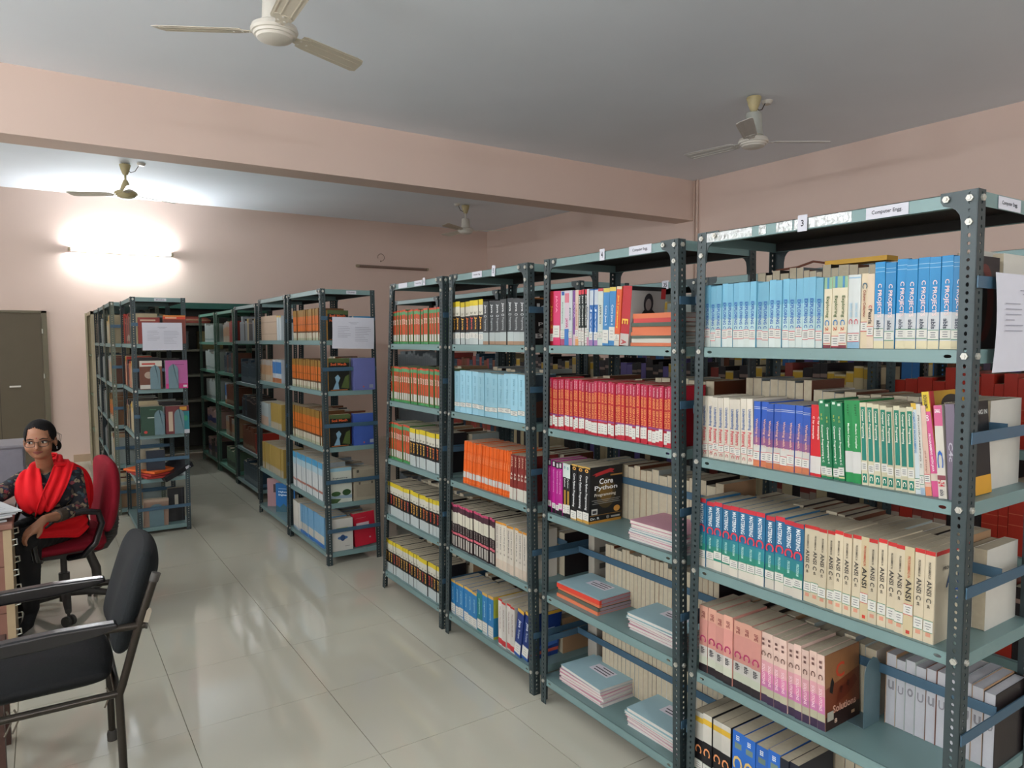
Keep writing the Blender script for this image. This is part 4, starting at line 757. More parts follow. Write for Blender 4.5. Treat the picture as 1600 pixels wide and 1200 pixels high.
# books in the far racks, each rack's too small to pick apart
def far_row(key, X, z, y0, y1, sts, t0, t1, h0, h1, back=False, d=.2):
    mb = STUFF.setdefault(key, MB()); y = y0
    while y > y1+t0*.5:
        t = rnd.uniform(t0, t1); book_into(mb, rnd.choice(sts), X+(.4 if back else .02), y-t/2, z, t*.96, rnd.uniform(h0, h1), d, back=back); y -= t
Z7 = [.09, .45, .80, 1.17, 1.62]
for z, s_ in zip(Z7, (['dkblue'], ['brn', 'redv', 'brn'], ['dkblue', 'dkb'], ['dkblue'], ['cream', 'slv', 'dkb'])): far_row('R7', 1.79, z, 8.1, 7.45, s_, .05, .09, .2, .26)
for z, s_ in zip(LEV, (['grn'], ['tan', 'brn'], ['brn', 'bwh'], ['brn', 'dkblue'], ['tan', 'grn', 'redv'])): far_row('R8', 1.79, z, 8.95, 8.45, s_, .05, .09, .2, .25)
for z, s_ in zip(LEV, (['brn', 'pkb', 'dkb'], ['pkb'], ['wht'], ['wht'], ['wht'])): far_row('R9', 1.79, z, 10.1, 9.5, s_, .06, .1, .2, .26)
for key, sts in (('L1', ['redk', 'redv', 'dkb', 'cream']), ('L2', ['cream', 'wht', 'brn', 'tan']), ('L3', ['dkb', 'wht', 'dkblue']), ('L4', ['dkb', 'wht'])):
    y0, y1 = {'L1': (7.36, 6.72), 'L2': (8.15, 7.52), 'L3': (8.95, 8.3), 'L4': (9.7, 9.1)}[key]
    for i, z in enumerate(LL[:5]):
        if key == 'L1' and i in (0, 1): continue
        far_row(key, .61 if key == 'L1' else .53, z, y0, y1, sts if not (key == 'L2' and i == 2) else ['orp'], .04, .07, .2, .27); far_row(key, .61 if key == 'L1' else .53, z, y0, y1, ['dkb', 'wht'], .04, .07, .2, .25, back=True, d=.18)
for k, (y0, y1) in {'D1': (1.76, .95), 'D2': (2.7, 1.9), 'D3': (3.65, 2.85), 'D4': (4.6, 3.8)}.items():
    for z in LEV[2:5]: far_row(k, 4.35, z, y0, y1, ['dkb', 'vio', 'dkb', 'brn', 'cream', 'bwh'], .04, .07, .26, .31)
CS = {'C1': ['redv', 'dkb', 'redk'], 'C2': ['dkb', 'redk', 'cream'], 'C3': ['dkb', 'vio', 'cream', 'dkb'], 'C4': ['cream', 'dkb'], 'C5': ['brn', 'dkblue', 'redk'], 'C6': ['slv']}
for k, (y0, y1) in {'C1': (1.5, .68), 'C2': (2.42, 1.6), 'C3': (3.36, 2.54), 'C4': (4.3, 3.48), 'C5': (5.24, 4.42), 'C6': (6.18, 5.36)}.items():
    for i, z in enumerate(LC[:5]):
        far_row(k, 2.78, z if k < 'C4' else [.12, .503, .872, 1.245, 1.61][i], y0, y1, ['redv'] if (k, i) == ('C1', 3) else (['wht', 'cream'] if i == 4 and k in ('C1', 'C2', 'C3') else CS[k]), .03, .055, .22, .28)

NAMES = {'R4': 'orange book rack', 'R5': 'notice rack across the walkway', 'R6': 'pale bundle rack', 'R7': 'dim grey rack', 'R8': 'nearer green rack', 'R9': 'farther green rack', 'L1': 'red folder rack', 'L2': 'olive posted rack', 'L3': 'narrow left rack', 'L4': 'last left rack',
         'C1': 'rear rack with red volumes', 'C2': 'second rear rack', 'C3': 'rear rack tagged 35', 'C4': 'fourth rear rack', 'C5': 'fifth rear rack', 'C6': 'sixth rear rack', 'D1': 'first innermost rack', 'D2': 'second innermost rack', 'D3': 'third innermost rack', 'D4': 'fourth innermost rack', 'back_R1': 'back half of the closest rack', 'back_R2': 'back half of the number 4 rack',
         'back_R3': 'back half of the number 5 rack', 'back_R4': 'back half of the orange book rack', 'back_R5': 'back half of the notice rack'}
for k, mb in STUFF.items():
    if k in NAMES and mb.f: tag(mb.build('massed_books', None, fix=False), 'small upright books filling the '+NAMES[k], 'books', kind='stuff')
# things on top and in the far corner
def bundle(x, y, z, sx, sy, sz, col, label):
    mb = MB(); n = 10
    o = empty('cloth_bundle', (x, y, z), label, 'bundle'); mb.lathe([(.001,0), (.9,.02), (1,.3), (.95,.6), (.7,.9), (.3,1), (.001,1.02)], mat(col, .8, var=.2, scale=9), 18); b = mb.build('wrapped_cloth', o, smooth=60); b.scale = (sx, sy, sz)
    MB().tube([(sx*1.0*math.cos(a*.35)*.99, sy*math.sin(a*.35)*.99, sz*.45) for a in range(19)], .006, mat('#b5a27c', .8), 6).build('tie', o)
bundle(1.28, 10.8, 1.86, .26, .17, .13, '#a4916e', 'beige cloth bundle on the upper shelf of the teal topped rack'); bundle(1.78, 10.8, 1.86, .24, .16, .10, '#a3564a', 'reddish cloth bundle on the upper shelf of the teal topped rack')
for i, (x, col, lab) in enumerate(((1.1, '#6d6a5c', 'grey box on the second shelf of the teal topped rack'), (1.55, '#4a5052', 'slate box on the second shelf of the teal topped rack'), (2.0, '#7a7048', 'olive box on the second shelf of the teal topped rack'))):
    o = empty('storage_box', (x, 10.82, 1.5), lab, 'box'); MB().box(-.15, .15, -.14, .14, 0, .22, mat(col, .6)).build('body', o); MB().box(-.155, .155, -.145, .145, .22, .25, mat(col, .55)).build('lid', o)
# yellow cloth ruler-like strap and rolled paper lying on the rear books
YE = empty('yellow_pouch', (2.12, 1.25, 1.862), 'yellow pouch lying across page edge books on the closest rack', 'pouch')
MB().box(-.03, .03, -.1, .1, 0, .014, mat('#c79a2c', .5)).build('pouch_body', YE); MB().tube([(0, .1, .008), (.0, .16, .02), (0, .22, .006), (0, .3, .002)], .004, mat('#6a4030', .6), 6).build('cord', YE)
# ---------------------------------------------------------------- ceiling fans, tube lights, hooks
WHT = mat('#cfcabf', .35, var=.04); CRM = mat('#b9ac82', .4, var=.05); CHR = mat('#e4e8de', .12, .75, var=.15, scale=25); BLD = mat('#c4bcab', .4, var=.05); DK = mat('#3a3834', .6)
def fan(x, y, hz, label, angs, r, style, body=WHT, blade=BLD, cup=CRM, pitch=.2, cable=(.12, 0)):
    o = empty('ceiling_fan', (x, y, ZC), label, 'fan'); d = hz-ZC
    MB().lathe([(.004,-.012), (.055,-.012), (.058,-.02), (.045,-.07), (.03,-.11), (.022,-.125), (.004,-.125)], cup, 24).build('canopy', o, smooth=40)
    MB().tube([(-.02,0,0), (-.012,0,-.03), (.012,0,-.03), (.02,0,0)], .006, DK, 8).build('hanger_hook', o)
    MB().tube([(0,0,-.1), (0,0,d+.1)], .011, body if style != 'cone' else cup, 12).build('down_rod', o)
    if style == 'chrome': MB().lathe([(.004,d+.235), (.05,d+.232), (.062,d+.22), (.068,d+.12), (.078,d+.045), (.06,d+.03), (.004,d+.03)], CHR, 28).build('motor_cover', o, smooth=40)
    elif style == 'cone': MB().lathe([(.012,d+.15), (.02,d+.15), (.045,d+.09), (.06,d+.04), (.055,d+.03), (.004,d+.03)], body, 24).build('motor_cover', o, smooth=40)
    else: MB().lathe([(.004,d+.17), (.048,d+.168), (.055,d+.16), (.062,d+.04), (.05,d+.03), (.004,d+.03)], body, 24).build('motor_cover', o, smooth=40)
    mb = MB().lathe([(.004,d+.035), (.085,d+.035), (.112,d+.02), (.118,d), (.112,d-.012), (.104,d-.014), (.1,d-.026), (.092,d-.028), (.086,d-.04), (.06,d-.05), (.03,d-.055), (.001,d-.056)], body, 40); mb.build('motor_housing', o, smooth=30)
    for a in angs:
        b = MB(); a_ = math.radians(a); b.X = Matrix.Rotation(a_, 4, 'Z') @ Matrix.Translation((0, 0, d)) @ Matrix.Rotation(pitch, 4, 'X')
        pts = [(.15,-.05), (.17,-.058), (r-.06,-.066), (r-.02,-.06), (r,-.03), (r+.015,.05), (r-.01,.062), (.2,.052), (.16,.045)]
        b.prism(pts, -.0015, .0015, 'z', blade)
        for yy in (-.05, -.018, .03): b.prism([(.18,yy), (r-.02,yy*1.1), (r-.02,yy*1.1+.006), (.18,yy+.006)], .0015, .004, 'z', blade).prism([(.18,yy), (r-.02,yy*1.1), (r-.02,yy*1.1+.006), (.18,yy+.006)], -.004, -.0015, 'z', blade)
        bl = b.build('blade', o)
        k = MB(); k.X = b.X; k.prism([(.09,-.02), (.14,-.024), (.2,-.045), (.215,-.03), (.215,.03), (.2,.045), (.14,.024), (.09,.02)], -.005, -.0016, 'z', blade)
        for u, v in ((.155,-.014), (.155,.016), (.2,0), (.12,0)): k.tube([(u,v,-.005), (u,v,-.009)], .006, WHT, 8)
        k.build('blade_bracket', o, smooth=30)
    c = MB(); cx, cy = cable
    c.tube([(.03,0,-.07), (cx*.4,cy*.4,-.1), (cx*.7,cy*.7,-.085), (cx,cy,-.02)], .004, DK, 6); c.build('supply_cable', o)
    MB().lathe([(.001,-.03), (.03,-.028), (.042,-.012), (.045,0)], WHT, 16, (cx*1.15, cy*1.15, 0)).build('ceiling_rose', o, smooth=40)
    return o
fan(1.055, 3.78, 3.205, 'white ceiling fan hanging in front of the beam over the walkway', (151, 22, -93), .575, 'cyl', cup=CRM, pitch=-.2)
fan(4.84, 3.78, 3.205, 'ceiling fan with a shiny chrome motor cover above the rear racks', (-32, 97, 212), .62, 'chrome', blade=mat('#c6c3bd', .4), cable=(.17, .02))
fan(.84, 8.95, 3.235, 'cream ceiling fan beyond the beam above the lit tube light', (30, 150, 272), .6, 'cone', body=CRM, cable=(.13, -.08))
fan(5.2, 9.06, 3.2, 'white ceiling fan beyond the beam near the far corner', (-30, 92, 212), .6, 'cyl', cable=(-.12, 0))
def tube_light(x0, x1, y, z, label, lit, glow=480):
    o = empty('tube_light', ((x0+x1)/2, y, z), label, 'light', 'wall tube lights'); w = (x1-x0)/2
    MB().box(-w, w, -.035, 0, -.022, .022, mat('#cfc9bc', .4) if lit else mat('#86695c', .5)).build('batten', o)
    for s_ in (-1, 1): MB().box(s_*w-.018, s_*w+.018, -.075, 0, -.02, .02, mat('#a99a80', .4)).build('end_holder', o)
    m = mat('#f4faff', .3, var=0, emit=glow) if lit else mat('#8a7468', .3, var=.03)
    MB().tube([(-w+.02, -.058, 0), (w-.02, -.058, 0)], .014, m, 14).build('glass_tube', o, smooth=50)
    return o
tube_light(.354, 1.583, FY, 2.83, 'lit white tube light glowing on the far wall', True, 380)
def tube_light_y(y0, y1, x, z, label, s_):
    o = tube_light(0, y1-y0, 0, z, label, True); o.location = (x, (y0+y1)/2, z); o.rotation_euler = (0, 0, PI/2*s_); return o
for k, y in enumerate((-.9, 2.2, 5.2)): tube_light_y(y, y+1.23, LX, 2.83, '%s lit tube light along the window wall' % ORD[k], 1)
for k, x in enumerate((-.6,)):
    o = tube_light(0, 1.23, 0, 2.83, 'lit tube light on the rear wall', True); o.location = (x+.6, BY, 2.83); o.rotation_euler = (0, 0, PI)
t2 = tube_light(4.33, 5.58, FY, 2.82, 'unlit dusty tube light on the shaded far wall', False)
def hook(name, loc, label, axis='x', r=.035):
    o = empty(name, loc, label, 'hook'); pts = []
    for k in range(15):
        a = -PI*.5+k*2*PI*.8/14; u, v = r*math.cos(a), r*math.sin(a)+r
        pts.append((-.01-.01*k/14, u, v) if axis == 'x' else (u, -.01-.01*k/14, v))
    MB().tube(pts, .004, mat('#8c7468', .6), 8).build('wire', o, smooth=50)
    MB().tube([(0, 0, 0), (-.02, 0, 0)] if axis == 'x' else [(0,0,0), (0,-.02,0)], .012, mat('#b59a8a', .6), 10).build('plug', o); return o
hook('wire_hook', (RX, 1.95, 2.86), 'bare wire loop on the side wall over the closest rack', r=.045)
hook('wire_hook', (RX, 5.4, 2.62), 'bare wire loop on the side wall above the number 4 rack', r=.06)
hook('wire_hook', (4.75, FY, 2.92), 'bare wire loop over the unlit tube light', 'y', .06)
MB  # ---------------------------------------------------------------- the desk
DB = mat('#7b5548', .45, var=.12, scale=9); DD = mat('#3d261e', .5, var=.1, scale=9); BEI = mat('#a08c6e', .5, var=.06)
dk = empty('office_desk', (-.157, 4.2, 0), 'reddish brown laminate desk piled with newspapers', 'desk')
bevel(MB().box(-.85, .006, -.012, .95, .715, .742, DB).build('desk_top', dk), .004)
for z0, z1 in ((.05, .30), (.303, .53), (.533, .712)): MB().box(-.8, -.036, 0, .018, z0, z1, DB).build('end_panel', dk)
MB().box(-.036, -.002, -.002, .02, .0, .712, BEI).build('edge_strip', dk)
MB().box(-.75, -.02, .02, .36, .05, .712, DD).build('pedestal', dk); MB().box(-.8, -.03, .9, .93, 0, .715, DD).build('leg_panel', dk)
for a, b in ((.56, .705), (.41, .55), (.26, .40), (.11, .25)):
    dr = MB().box(-.02, -.003, .024, .356, a, b, BEI).build('drawer', dk); m_ = (a+b)/2
    for yy in (.04, .30): MB().tube([(-.003, yy, m_+.018), (.016, yy, m_+.020), (.018, yy, m_-.006), (-.003, yy, m_-.010)], .0045, CHR, 8).build('handle', dr)
st = empty('side_table', (-.165, 3.47, 0), 'low dark wooden side table next to the black armchair', 'table')
bevel(MB().box(-.6, 0, -.4, .03, .41, .44, DD).build('table_top', st), .004)
for x in (-.57, -.03):
    for y in (-.37, 0): MB().box(x-.03, x+.03, y-.03, y+.03, 0, .41, DD).build('leg', st)
NP = ['#c4c8c9', '#b9bdbf', '#cacccb', '#bfc3c6', '#c6c8c6', '#bcbfc0']
for i in range(6):
    pos = ['lowest', 'second', 'third', 'fourth', 'fifth', 'topmost'][i]
    o = empty('newspaper', (-.455+.012*i, 4.38+.02*math.sin(i*2), .743+i*.010), '%s folded newspaper from the bottom of the desk pile' % pos if 0 < i < 5 else '%s folded newspaper of the pile on the desk' % pos, 'newspaper', 'newspapers on the desk', rz=.3+.13*math.sin(i*3.1))
    mb = MB(); n = 10; vs, fs = [], []
    for a in range(n+1):
        u = a/n; sag = .004*math.sin(u*PI*2+i)-(.02*(u-.75)**2*4 if u > .75 else 0)*(i > 3)
        for yy in (-.2, .2): vs.append((-.17+.4*u, yy, .008+sag)); 
        for yy in (-.2, .2): vs.append((-.17+.4*u, yy, 0+sag))
    for a in range(n):
        q = a*4; fs += [(q, q+1, q+5, q+4), (q+2, q+6, q+7, q+3), (q, q+4, q+6, q+2), (q+1, q+3, q+7, q+5)]
    fs += [(0, 2, 3, 1), (n*4, n*4+1, n*4+3, n*4+2)]
    mb.add(vs, fs, mat(NP[i], .8, var=.06, scale=20)); mb.build('folded_pages', o, smooth=50)
    if i == 5:
        ink = MB(); g = mat('#8e9296', .8, var=0)
        for r_ in range(9): ink.quad((.02+.0*r_, -.17+.04*r_, 0.0125), (.17, -.17+.04*r_, .0125), (.17, -.162+.04*r_, .0125), (.02, -.162+.04*r_, .0125), g)
        ink.build('printed_lines', o, fix=False)
g = empty('grey_cupboard', (-.42, 6.05, 0), 'low grey steel cupboard behind the seated person', 'cupboard')
GC = mat('#6d6a70', .4, .1)
MB().box(-.4, .29, 0, .4, 0, .885, GC).build('body', g); MB().box(-.41, .30, -.01, .41, .885, .9, mat('#7d7a80', .4)).build('top_panel', g)
MB().box(-.06, .28, -.012, 0, .05, .87, mat('#75727a', .4)).build('door', g)
o = empty('folder', (-.62, 6.1, .9), 'pink folder lying on the low grey cupboard', 'folder', rz=.3)
MB().box(-.16, .16, -.11, .11, 0, .003, mat('#c08aa4', .6)).box(-.16, .16, -.11, .11, .018, .021, mat('#c08aa4', .6)).build('cover', o); MB().box(-.15, .15, -.1, .1, .003, .018, PAGEW).build('paper_sheaf', o)
# ---------------------------------------------------------------- black visitor chair
BLK = mat('#0b0d0e', .75, var=.15, scale=120, spec=.22, bump=.08); BKF = mat('#111517', .8, var=.15, scale=160, spec=.22, bump=.1); STL = mat('#2c2721', .3, .55, var=.35, scale=14); ARM = mat('#0c0b0f', .22, var=.05, spec=.5)
def cushion(name, parent, mt, grid, thick, smooth=True):
    """grid[i][j] centre points of a padded panel; the pad swells along its normal"""
    ni, nj = len(grid), len(grid[0]); vs, fs = [], []
    G = [[Vector(p) for p in r_] for r_ in grid]
    for side in (1, -1):
        for i in range(ni):
            for j in range(nj):
                du = G[min(i+1, ni-1)][j]-G[max(i-1, 0)][j]; dv = G[i][min(j+1, nj-1)]-G[i][max(j-1, 0)]; nrm = du.cross(dv).normalized()
                e = min(i, ni-1-i, j, nj-1-j); k = (0.35, .82, 1, 1, 1, 1, 1, 1)[min(e, 7)]
                vs.append(G[i][j]+nrm*side*thick*k*.5)
    N = ni*nj
    for i in range(ni-1):
        for j in range(nj-1):
            a = i*nj+j; fs.append((a, a+1, a+nj+1, a+nj)); fs.append((N+a, N+a+nj, N+a+nj+1, N+a+1))
    ring = [(0, j) for j in range(nj)]+[(i, nj-1) for i in range(1, ni)]+[(ni-1, j) for j in range(nj-2, -1, -1)]+[(i, 0) for i in range(ni-2, 0, -1)]
    for (a, b), (c, d) in zip(ring, ring[1:]+ring[:1]): fs.append((a*nj+b, c*nj+d, N+c*nj+d, N+a*nj+b))
    mb = MB(); mb.add(vs, fs, mt); o = mb.build(name, parent, smooth=80)
    md = o.modifiers.new('s', 'SUBSURF'); md.levels = 2; md.render_levels = 2; return o
vc = empty('visitor_chair', (-.08, 2.97, 0), 'black padded armchair with scuffed steel tube frame', 'chair')
def w2(x, y, z): return (x+.08, y-2.97, z)
yn, yf = 2.70, 3.25
def rrect(n, u0, u1, v0, v1, rad, f):
    g_ = []
    for i in range(n):
        r_ = []
        for j in range(n):
            a, b = i/(n-1)*2-1, j/(n-1)*2-1
            # square-to-rounded map
            m = max(abs(a), abs(b)); q = math.hypot(a, b); k = (m/q if q else 1); mixk = rad*(m**3); a2, b2 = a*(1-mixk+mixk*k*1.02), b*(1-mixk+mixk*k*1.02)
            r_.append(f((u0+u1)/2+(u1-u0)/2*a2, (v0+v1)/2+(v1-v0)/2*b2))
        g_.append(r_)
    return g_
seat = cushion('seat', vc, BLK, rrect(9, -.36, .178, 2.73, 3.22, .3, lambda u, v: w2(u, v, .475+.012*math.cos((u+.1)*5)-.02*max(0, -.25-u)*4)), .10)
def bk(u, v): return w2(.190+.30*(u-.50)-.5*(v-2.975)**2, v, u)
back = cushion('backrest', vc, BKF, rrect(9, .52, .90, 2.73, 3.22, .38, bk), .11)
for y_, far in ((yn, 0), (yf, 1)):
    MB().tube([w2(.18, y_, 0.02), w2(.178, y_, .22), w2(.174, y_, .425), w2(.186, y_, .46), w2(.235, y_, .63), w2(.295, y_, .81)], .0135, STL, 14).build('rear_leg', vc, smooth=50)
    MB().tube([w2(-.34, y_, 0.02), w2(-.335, y_, .42), w2(-.32, y_, .60), w2(-.29, y_, .655), w2(-.24, y_, .672), w2(.0, y_, .668), w2(.262, y_, .652)], .0125, STL, 14).build('front_leg', vc, smooth=50)
    MB().tube([w2(.17, y_, .432), w2(-.33, y_, .437)], .0125, STL, 12).build('side_rail', vc, smooth=50)
    ap = MB(); prof = [(-.30, .60), (-.285, .645), (-.25, .675), (-.2, .686), (0, .69), (.13, .686), (.175, .684), (.18, .665), (.12, .650), (0, .640), (-.18, .638), (-.235, .62), (-.27, .585), (-.29, .58)]
    ap.prism([(a+.08, b) for a, b in prof], y_-2.97-.024, y_-2.97+.024, 'y', ARM); bevel(ap.build('armrest', vc), .008, 3, 30)
    for xx in (.18, -.34): MB().lathe([(.001,0), (.019,0), (.0195,.03), (.017,.04), (.0135,.042)], DK, 14, w2(xx, y_, 0)).build('foot_cap', vc, smooth=40)
    MB().tube([w2(.292, y_, .80), w2(.302, y_, .828)], .0155, DK, 12).build('end_cap', vc, smooth=40)
    MB().tube([w2(.262, y_, .652), w2(.268, y_, .6515)], .0145, DK, 12).build('end_cap', vc)
MB().tube([w2(.171, yn, .432), w2(.171, yf, .432)], .012, STL, 12).tube([w2(-.332, yn, .42), w2(-.332, yf, .42)], .012, STL, 12).build('cross_rail', vc, smooth=50)
MB().tube([w2(.245, yn, .66), w2(.245, yf, .66)], .011, STL, 12).build('back_rail', vc, smooth=50)
tg = MB().prism([(-.008,0), (.008,0), (.008,.04), (.003,.05), (-.003,.05), (-.008,.04)], 0, .0012, 'y', mat('#8f8676', .7)).build('paper_tag', vc); tg.location = w2(.262, yn-.016, .665); tg.rotation_euler = (0, .3, 0)
for px, pz in ((.14, .395), (-.12, .385), (-.14, .382)): MB().tube([w2(px, yn+.05, .44), w2(px+.012, yn+.05, pz+.02), w2(px-.008, yn+.04, pz-.02)], .003, mat('#5a5348', .8), 5).build('loose_lining', vc)
# ---------------------------------------------------------------- maroon office chair
MAR = mat('#7c1322', .85, var=.1, scale=90, spec=.2, bump=.06)
oc = empty('office_chair', (.06, 4.98, 0), 'maroon swivel office chair with black loop armrests', 'chair', rz=0)
AL = math.radians(10)      # turned a little towards the walkway
MX = Matrix.Rotation(AL, 4, 'Z')
def l2(x, y, z): return tuple(MX @ Vector((x, y, z)))
cushion('seat', oc, MAR, rrect(9, -.25, .22, -.235, .235, .5, lambda u, v: l2(u, v, .43-.02*(u < -.2))), .085)
cushion('backrest', oc, MAR, rrect(9, .46, .925, -.215, .215, .4, lambda u, v: l2(.155+.05*math.sin((u-.46)*5)-.35*(v*v)+.05, v, u)), .09)
cushion('lower_back_pad', oc, MAR, rrect(9, .36, .52, -.17, .17, .6, lambda u, v: l2(.16, v, u)), .09)
for s_ in (-1, 1):
    y_ = s_*.325
    MB().tube([l2(-.16, y_*.76, .40), l2(-.19, y_, .43), l2(-.20, y_, .50), l2(-.16, y_, .60), l2(-.08, y_, .655), l2(.04, y_, .665), l2(.12, y_, .645), l2(.135, y_, .58), l2(.10, y_, .47), l2(.04, y_, .41), l2(-.02, y_*.76, .39)], .019, ARM, 14).build('armrest', oc, smooth=60)
MB().tube([l2(.05, 0, .37), l2(.14, 0, .355), l2(.22, 0, .37), l2(.265, 0, .43), l2(.275, 0, .52), l2(.265, 0, .6)], .032, DK, 14).build('back_bracket', oc, smooth=50)
bel = MB()
for k in range(13):
    a = k/12; p = (.12+.15*math.sin(a*PI/2), 0, .35+.16*(1-math.cos(a*PI/2))); bel.lathe([(.034,-.005), (.041,0), (.034,.005)], DK, 14, l2(*p))
bel.build('bellows', oc, smooth=60)
MB().box(-.14, .14, -.11, .11, .355, .385, DK).build('seat_plate', oc)
MB().tube([l2(.12, -.06, .36), l2(.155, -.07, .25), l2(.16, -.07, .13)], [.024, .026, .024], DK, 12).build('recline_lever', oc, smooth=50)
MB().tube([(0,0,.36), (0,0,.22)], .018, DK, 14).tube([(0,0,.24), (0,0,.07)], .030, DK, 14).build('gas_column', oc, smooth=50)
for k in range(5):
    a = math.radians(200+72*k); ex, ey = .27*math.cos(a), .27*math.sin(a)
    lg = MB().tube([(0,0,.125), (ex*.5, ey*.5, .115), (ex, ey, .085)], [.03, .023, .017], DK, 10).build('base_arm', oc, smooth=50)
    cs = MB()
    for s_ in (-1, 1):
        n_ = Vector((-math.sin(a+.7), math.cos(a+.7), 0)); c0 = Vector((ex, ey, .031))
        cs.tube([c0+n_*s_*.008, c0+n_*s_*.026], .03, DK, 16)
    cs.tube([(ex, ey, .09), (ex, ey, .035)], .008, DK, 8); cs.build('caster', oc, smooth=40)
# ---------------------------------------------------------------- the seated person
SKIN = mat('#8f6248', .5, var=.06, scale=25, spec=.4); HAIR = mat('#0c0a0a', .75, var=.3, scale=90, spec=.18); LEGM = mat('#0e0e10', .8)
SCARF = mat('#c9141c', .75, var=.1, scale=14, spec=.2)
def floral():
    m = bpy.data.materials.new('floral_cloth'); m.use_nodes = True; nt = m.node_tree; b = nt.nodes['Principled BSDF']; b.inputs['Roughness'].default_value = .8
    tc = nt.nodes.new('ShaderNodeTexCoord'); ns = nt.nodes.new('ShaderNodeTexNoise'); ns.inputs['Scale'].default_value = 30; ns.inputs['Detail'].default_value = 2
    nt.links.new(tc.outputs['Object'], ns.inputs['Vector'])
    mx = nt.nodes.new('ShaderNodeMix'); mx.data_type = 'VECTOR'; mx.inputs['Factor'].default_value = .045
    nt.links.new(tc.outputs['Object'], mx.inputs['A']); nt.links.new(ns.outputs['Color'], mx.inputs['B'])
    v = nt.nodes.new('ShaderNodeTexVoronoi'); v.inputs['Scale'].default_value = 46; nt.links.new(mx.outputs['Result'], v.inputs['Vector'])
    sep = nt.nodes.new('ShaderNodeSeparateColor'); nt.links.new(v.outputs['Color'], sep.inputs['Color'])
    r = nt.nodes.new('ShaderNodeValToRGB'); r.color_ramp.interpolation = 'CONSTANT'; e = r.color_ramp.elements
    for i, (p, c) in enumerate(((0, '#12131c'), (.42, '#1d2740'), (.55, '#84745c'), (.72, '#5a4c40'), (.8, '#7a3038'), (.9, '#2c4048'))):
        el = e[i] if i < 2 else e.new(p); el.position = p; el.color = (*lin(c), 1)
    nt.links.new(sep.outputs['Red'], r.inputs['Fac'])
    th = nt.nodes.new('ShaderNodeMath'); th.operation = 'GREATER_THAN'; th.inputs[1].default_value = .62; nt.links.new(v.outputs['Distance'], th.inputs[0])
    m2 = nt.nodes.new('ShaderNodeMix'); m2.data_type = 'RGBA'; m2.inputs['B'].default_value = (*lin('#12131c'), 1)
    nt.links.new(th.outputs[0], m2.inputs['Factor']); nt.links.new(r.outputs['Color'], m2.inputs['A']); nt.links.new(m2.outputs['Result'], b.inputs['Base Color']); return m
FLO = floral()
per = empty('person', (.05, 4.9, 0), 'seated person in glasses, floral dress and red scarf, on the maroon chair', 'person')
PO = Vector((.05, 4.9, 0))
HC = Vector((-.028, 4.69, 1.082)); HX = Vector((.985, -.17, .02)).normalized(); HY = Vector((.17, .98, .06)).normalized(); HZ_ = HX.cross(HY).normalized()
def hd_(x, y, z): return HC+HX*x+HY*y+HZ_*z
caps = []      # (a, b, ra, rb, kind)
def cap(a, b, ra, rb, k): caps.append((Vector(a), Vector(b), ra, rb, k))
# torso, arms, legs
cap((.05, 4.96, .54), (.04, 4.93, .62), .135, .125, 'd'); cap((.04, 4.93, .62), (.015, 4.86, .74), .12, .125, 'd'); cap((.015, 4.86, .74), (.0, 4.82, .83), .118, .10, 'd')
cap((-.075, 4.83, .70), (-.07, 4.80, .80), .075, .07, 'd'); cap((.10, 4.85, .70), (.09, 4.83, .80), .075, .07, 'd')
cap((-.11, 4.81, .855), (.12, 4.84, .85), .052, .052, 'd'); cap((-.04, 4.75, .76), (.05, 4.755, .76), .075, .075, 'd')
cap((-.005, 4.80, .88), (-.018, 4.72, 1.0), .045, .043, 's')
cap((.125, 4.84, .845), (.150, 4.76, .665), .056, .047, 'd'); cap((.150, 4.76, .665), (.045, 4.585, .672), .043, .036, 'd'); cap((.045, 4.585, .672), (-.025, 4.495, .682), .029, .022, 's')
cap((-.115, 4.81, .85), (-.235, 4.66, .80), .055, .046, 'd'); cap((-.235, 4.66, .81), (-.42, 4.48, .85), .042, .032, 'd'); cap((-.42, 4.48, .85), (-.47, 4.42, .848), .027, .022, 's')
cap((.11, 4.93, .54), (-.10, 4.66, .545), .095, .072, 'l'); cap((-.02, 4.98, .54), (-.2, 4.78, .535), .095, .072, 'l')
cap((-.10, 4.66, .545), (-.105, 4.76, .13), .066, .042, 'l'); cap((-.2, 4.78, .535), (-.17, 4.86, .13), .066, .042, 'l')
for fx, fy in ((-.105, 4.76), (-.17, 4.86)): cap((fx, fy, .105), (fx-.02, fy-.02, .05), .032, .032, 'l'); cap((fx-.02, fy-.0, .04), (fx-.08, fy-.13, .028), .032, .022, 'l')
# the drooping hand: palm, four fingers with two bends, thumb off its side
pw, pk = Vector((-.025, 4.495, .682)), Vector((-.083, 4.455, .642))
cap(pw, pk+Vector((.012, .008, .006)), .021, .022, 's'); cap(pw+Vector((.0, -.012, -.012)), pk+Vector((.010, -.02, -.010)), .016, .015, 's'); cap(pw+Vector((.0, .015, .0)), pk+Vector((.004, .028, .008)), .015, .014, 's')
for k, (off, l1, l2_) in enumerate(((Vector((.006, -.028, -.012)), .030, .026), (Vector((.0, -.009, -.004)), .034, .030), (Vector((-.002, .011, .004)), .032, .028), (Vector((.0, .030, .008)), .026, .022))):
    a = pk+off; b = a+Vector((-.8, -.28, -.55)).normalized()*l1; c_ = b+Vector((-.35, -.15, -.95)).normalized()*l2_; d_ = c_+Vector((.25, -.05, -.97)).normalized()*l2_*.7
    cap(a, b, .0098, .0090, 's'); cap(b, c_, .0090, .0082, 's'); cap(c_, d_, .0082, .0072, 's')
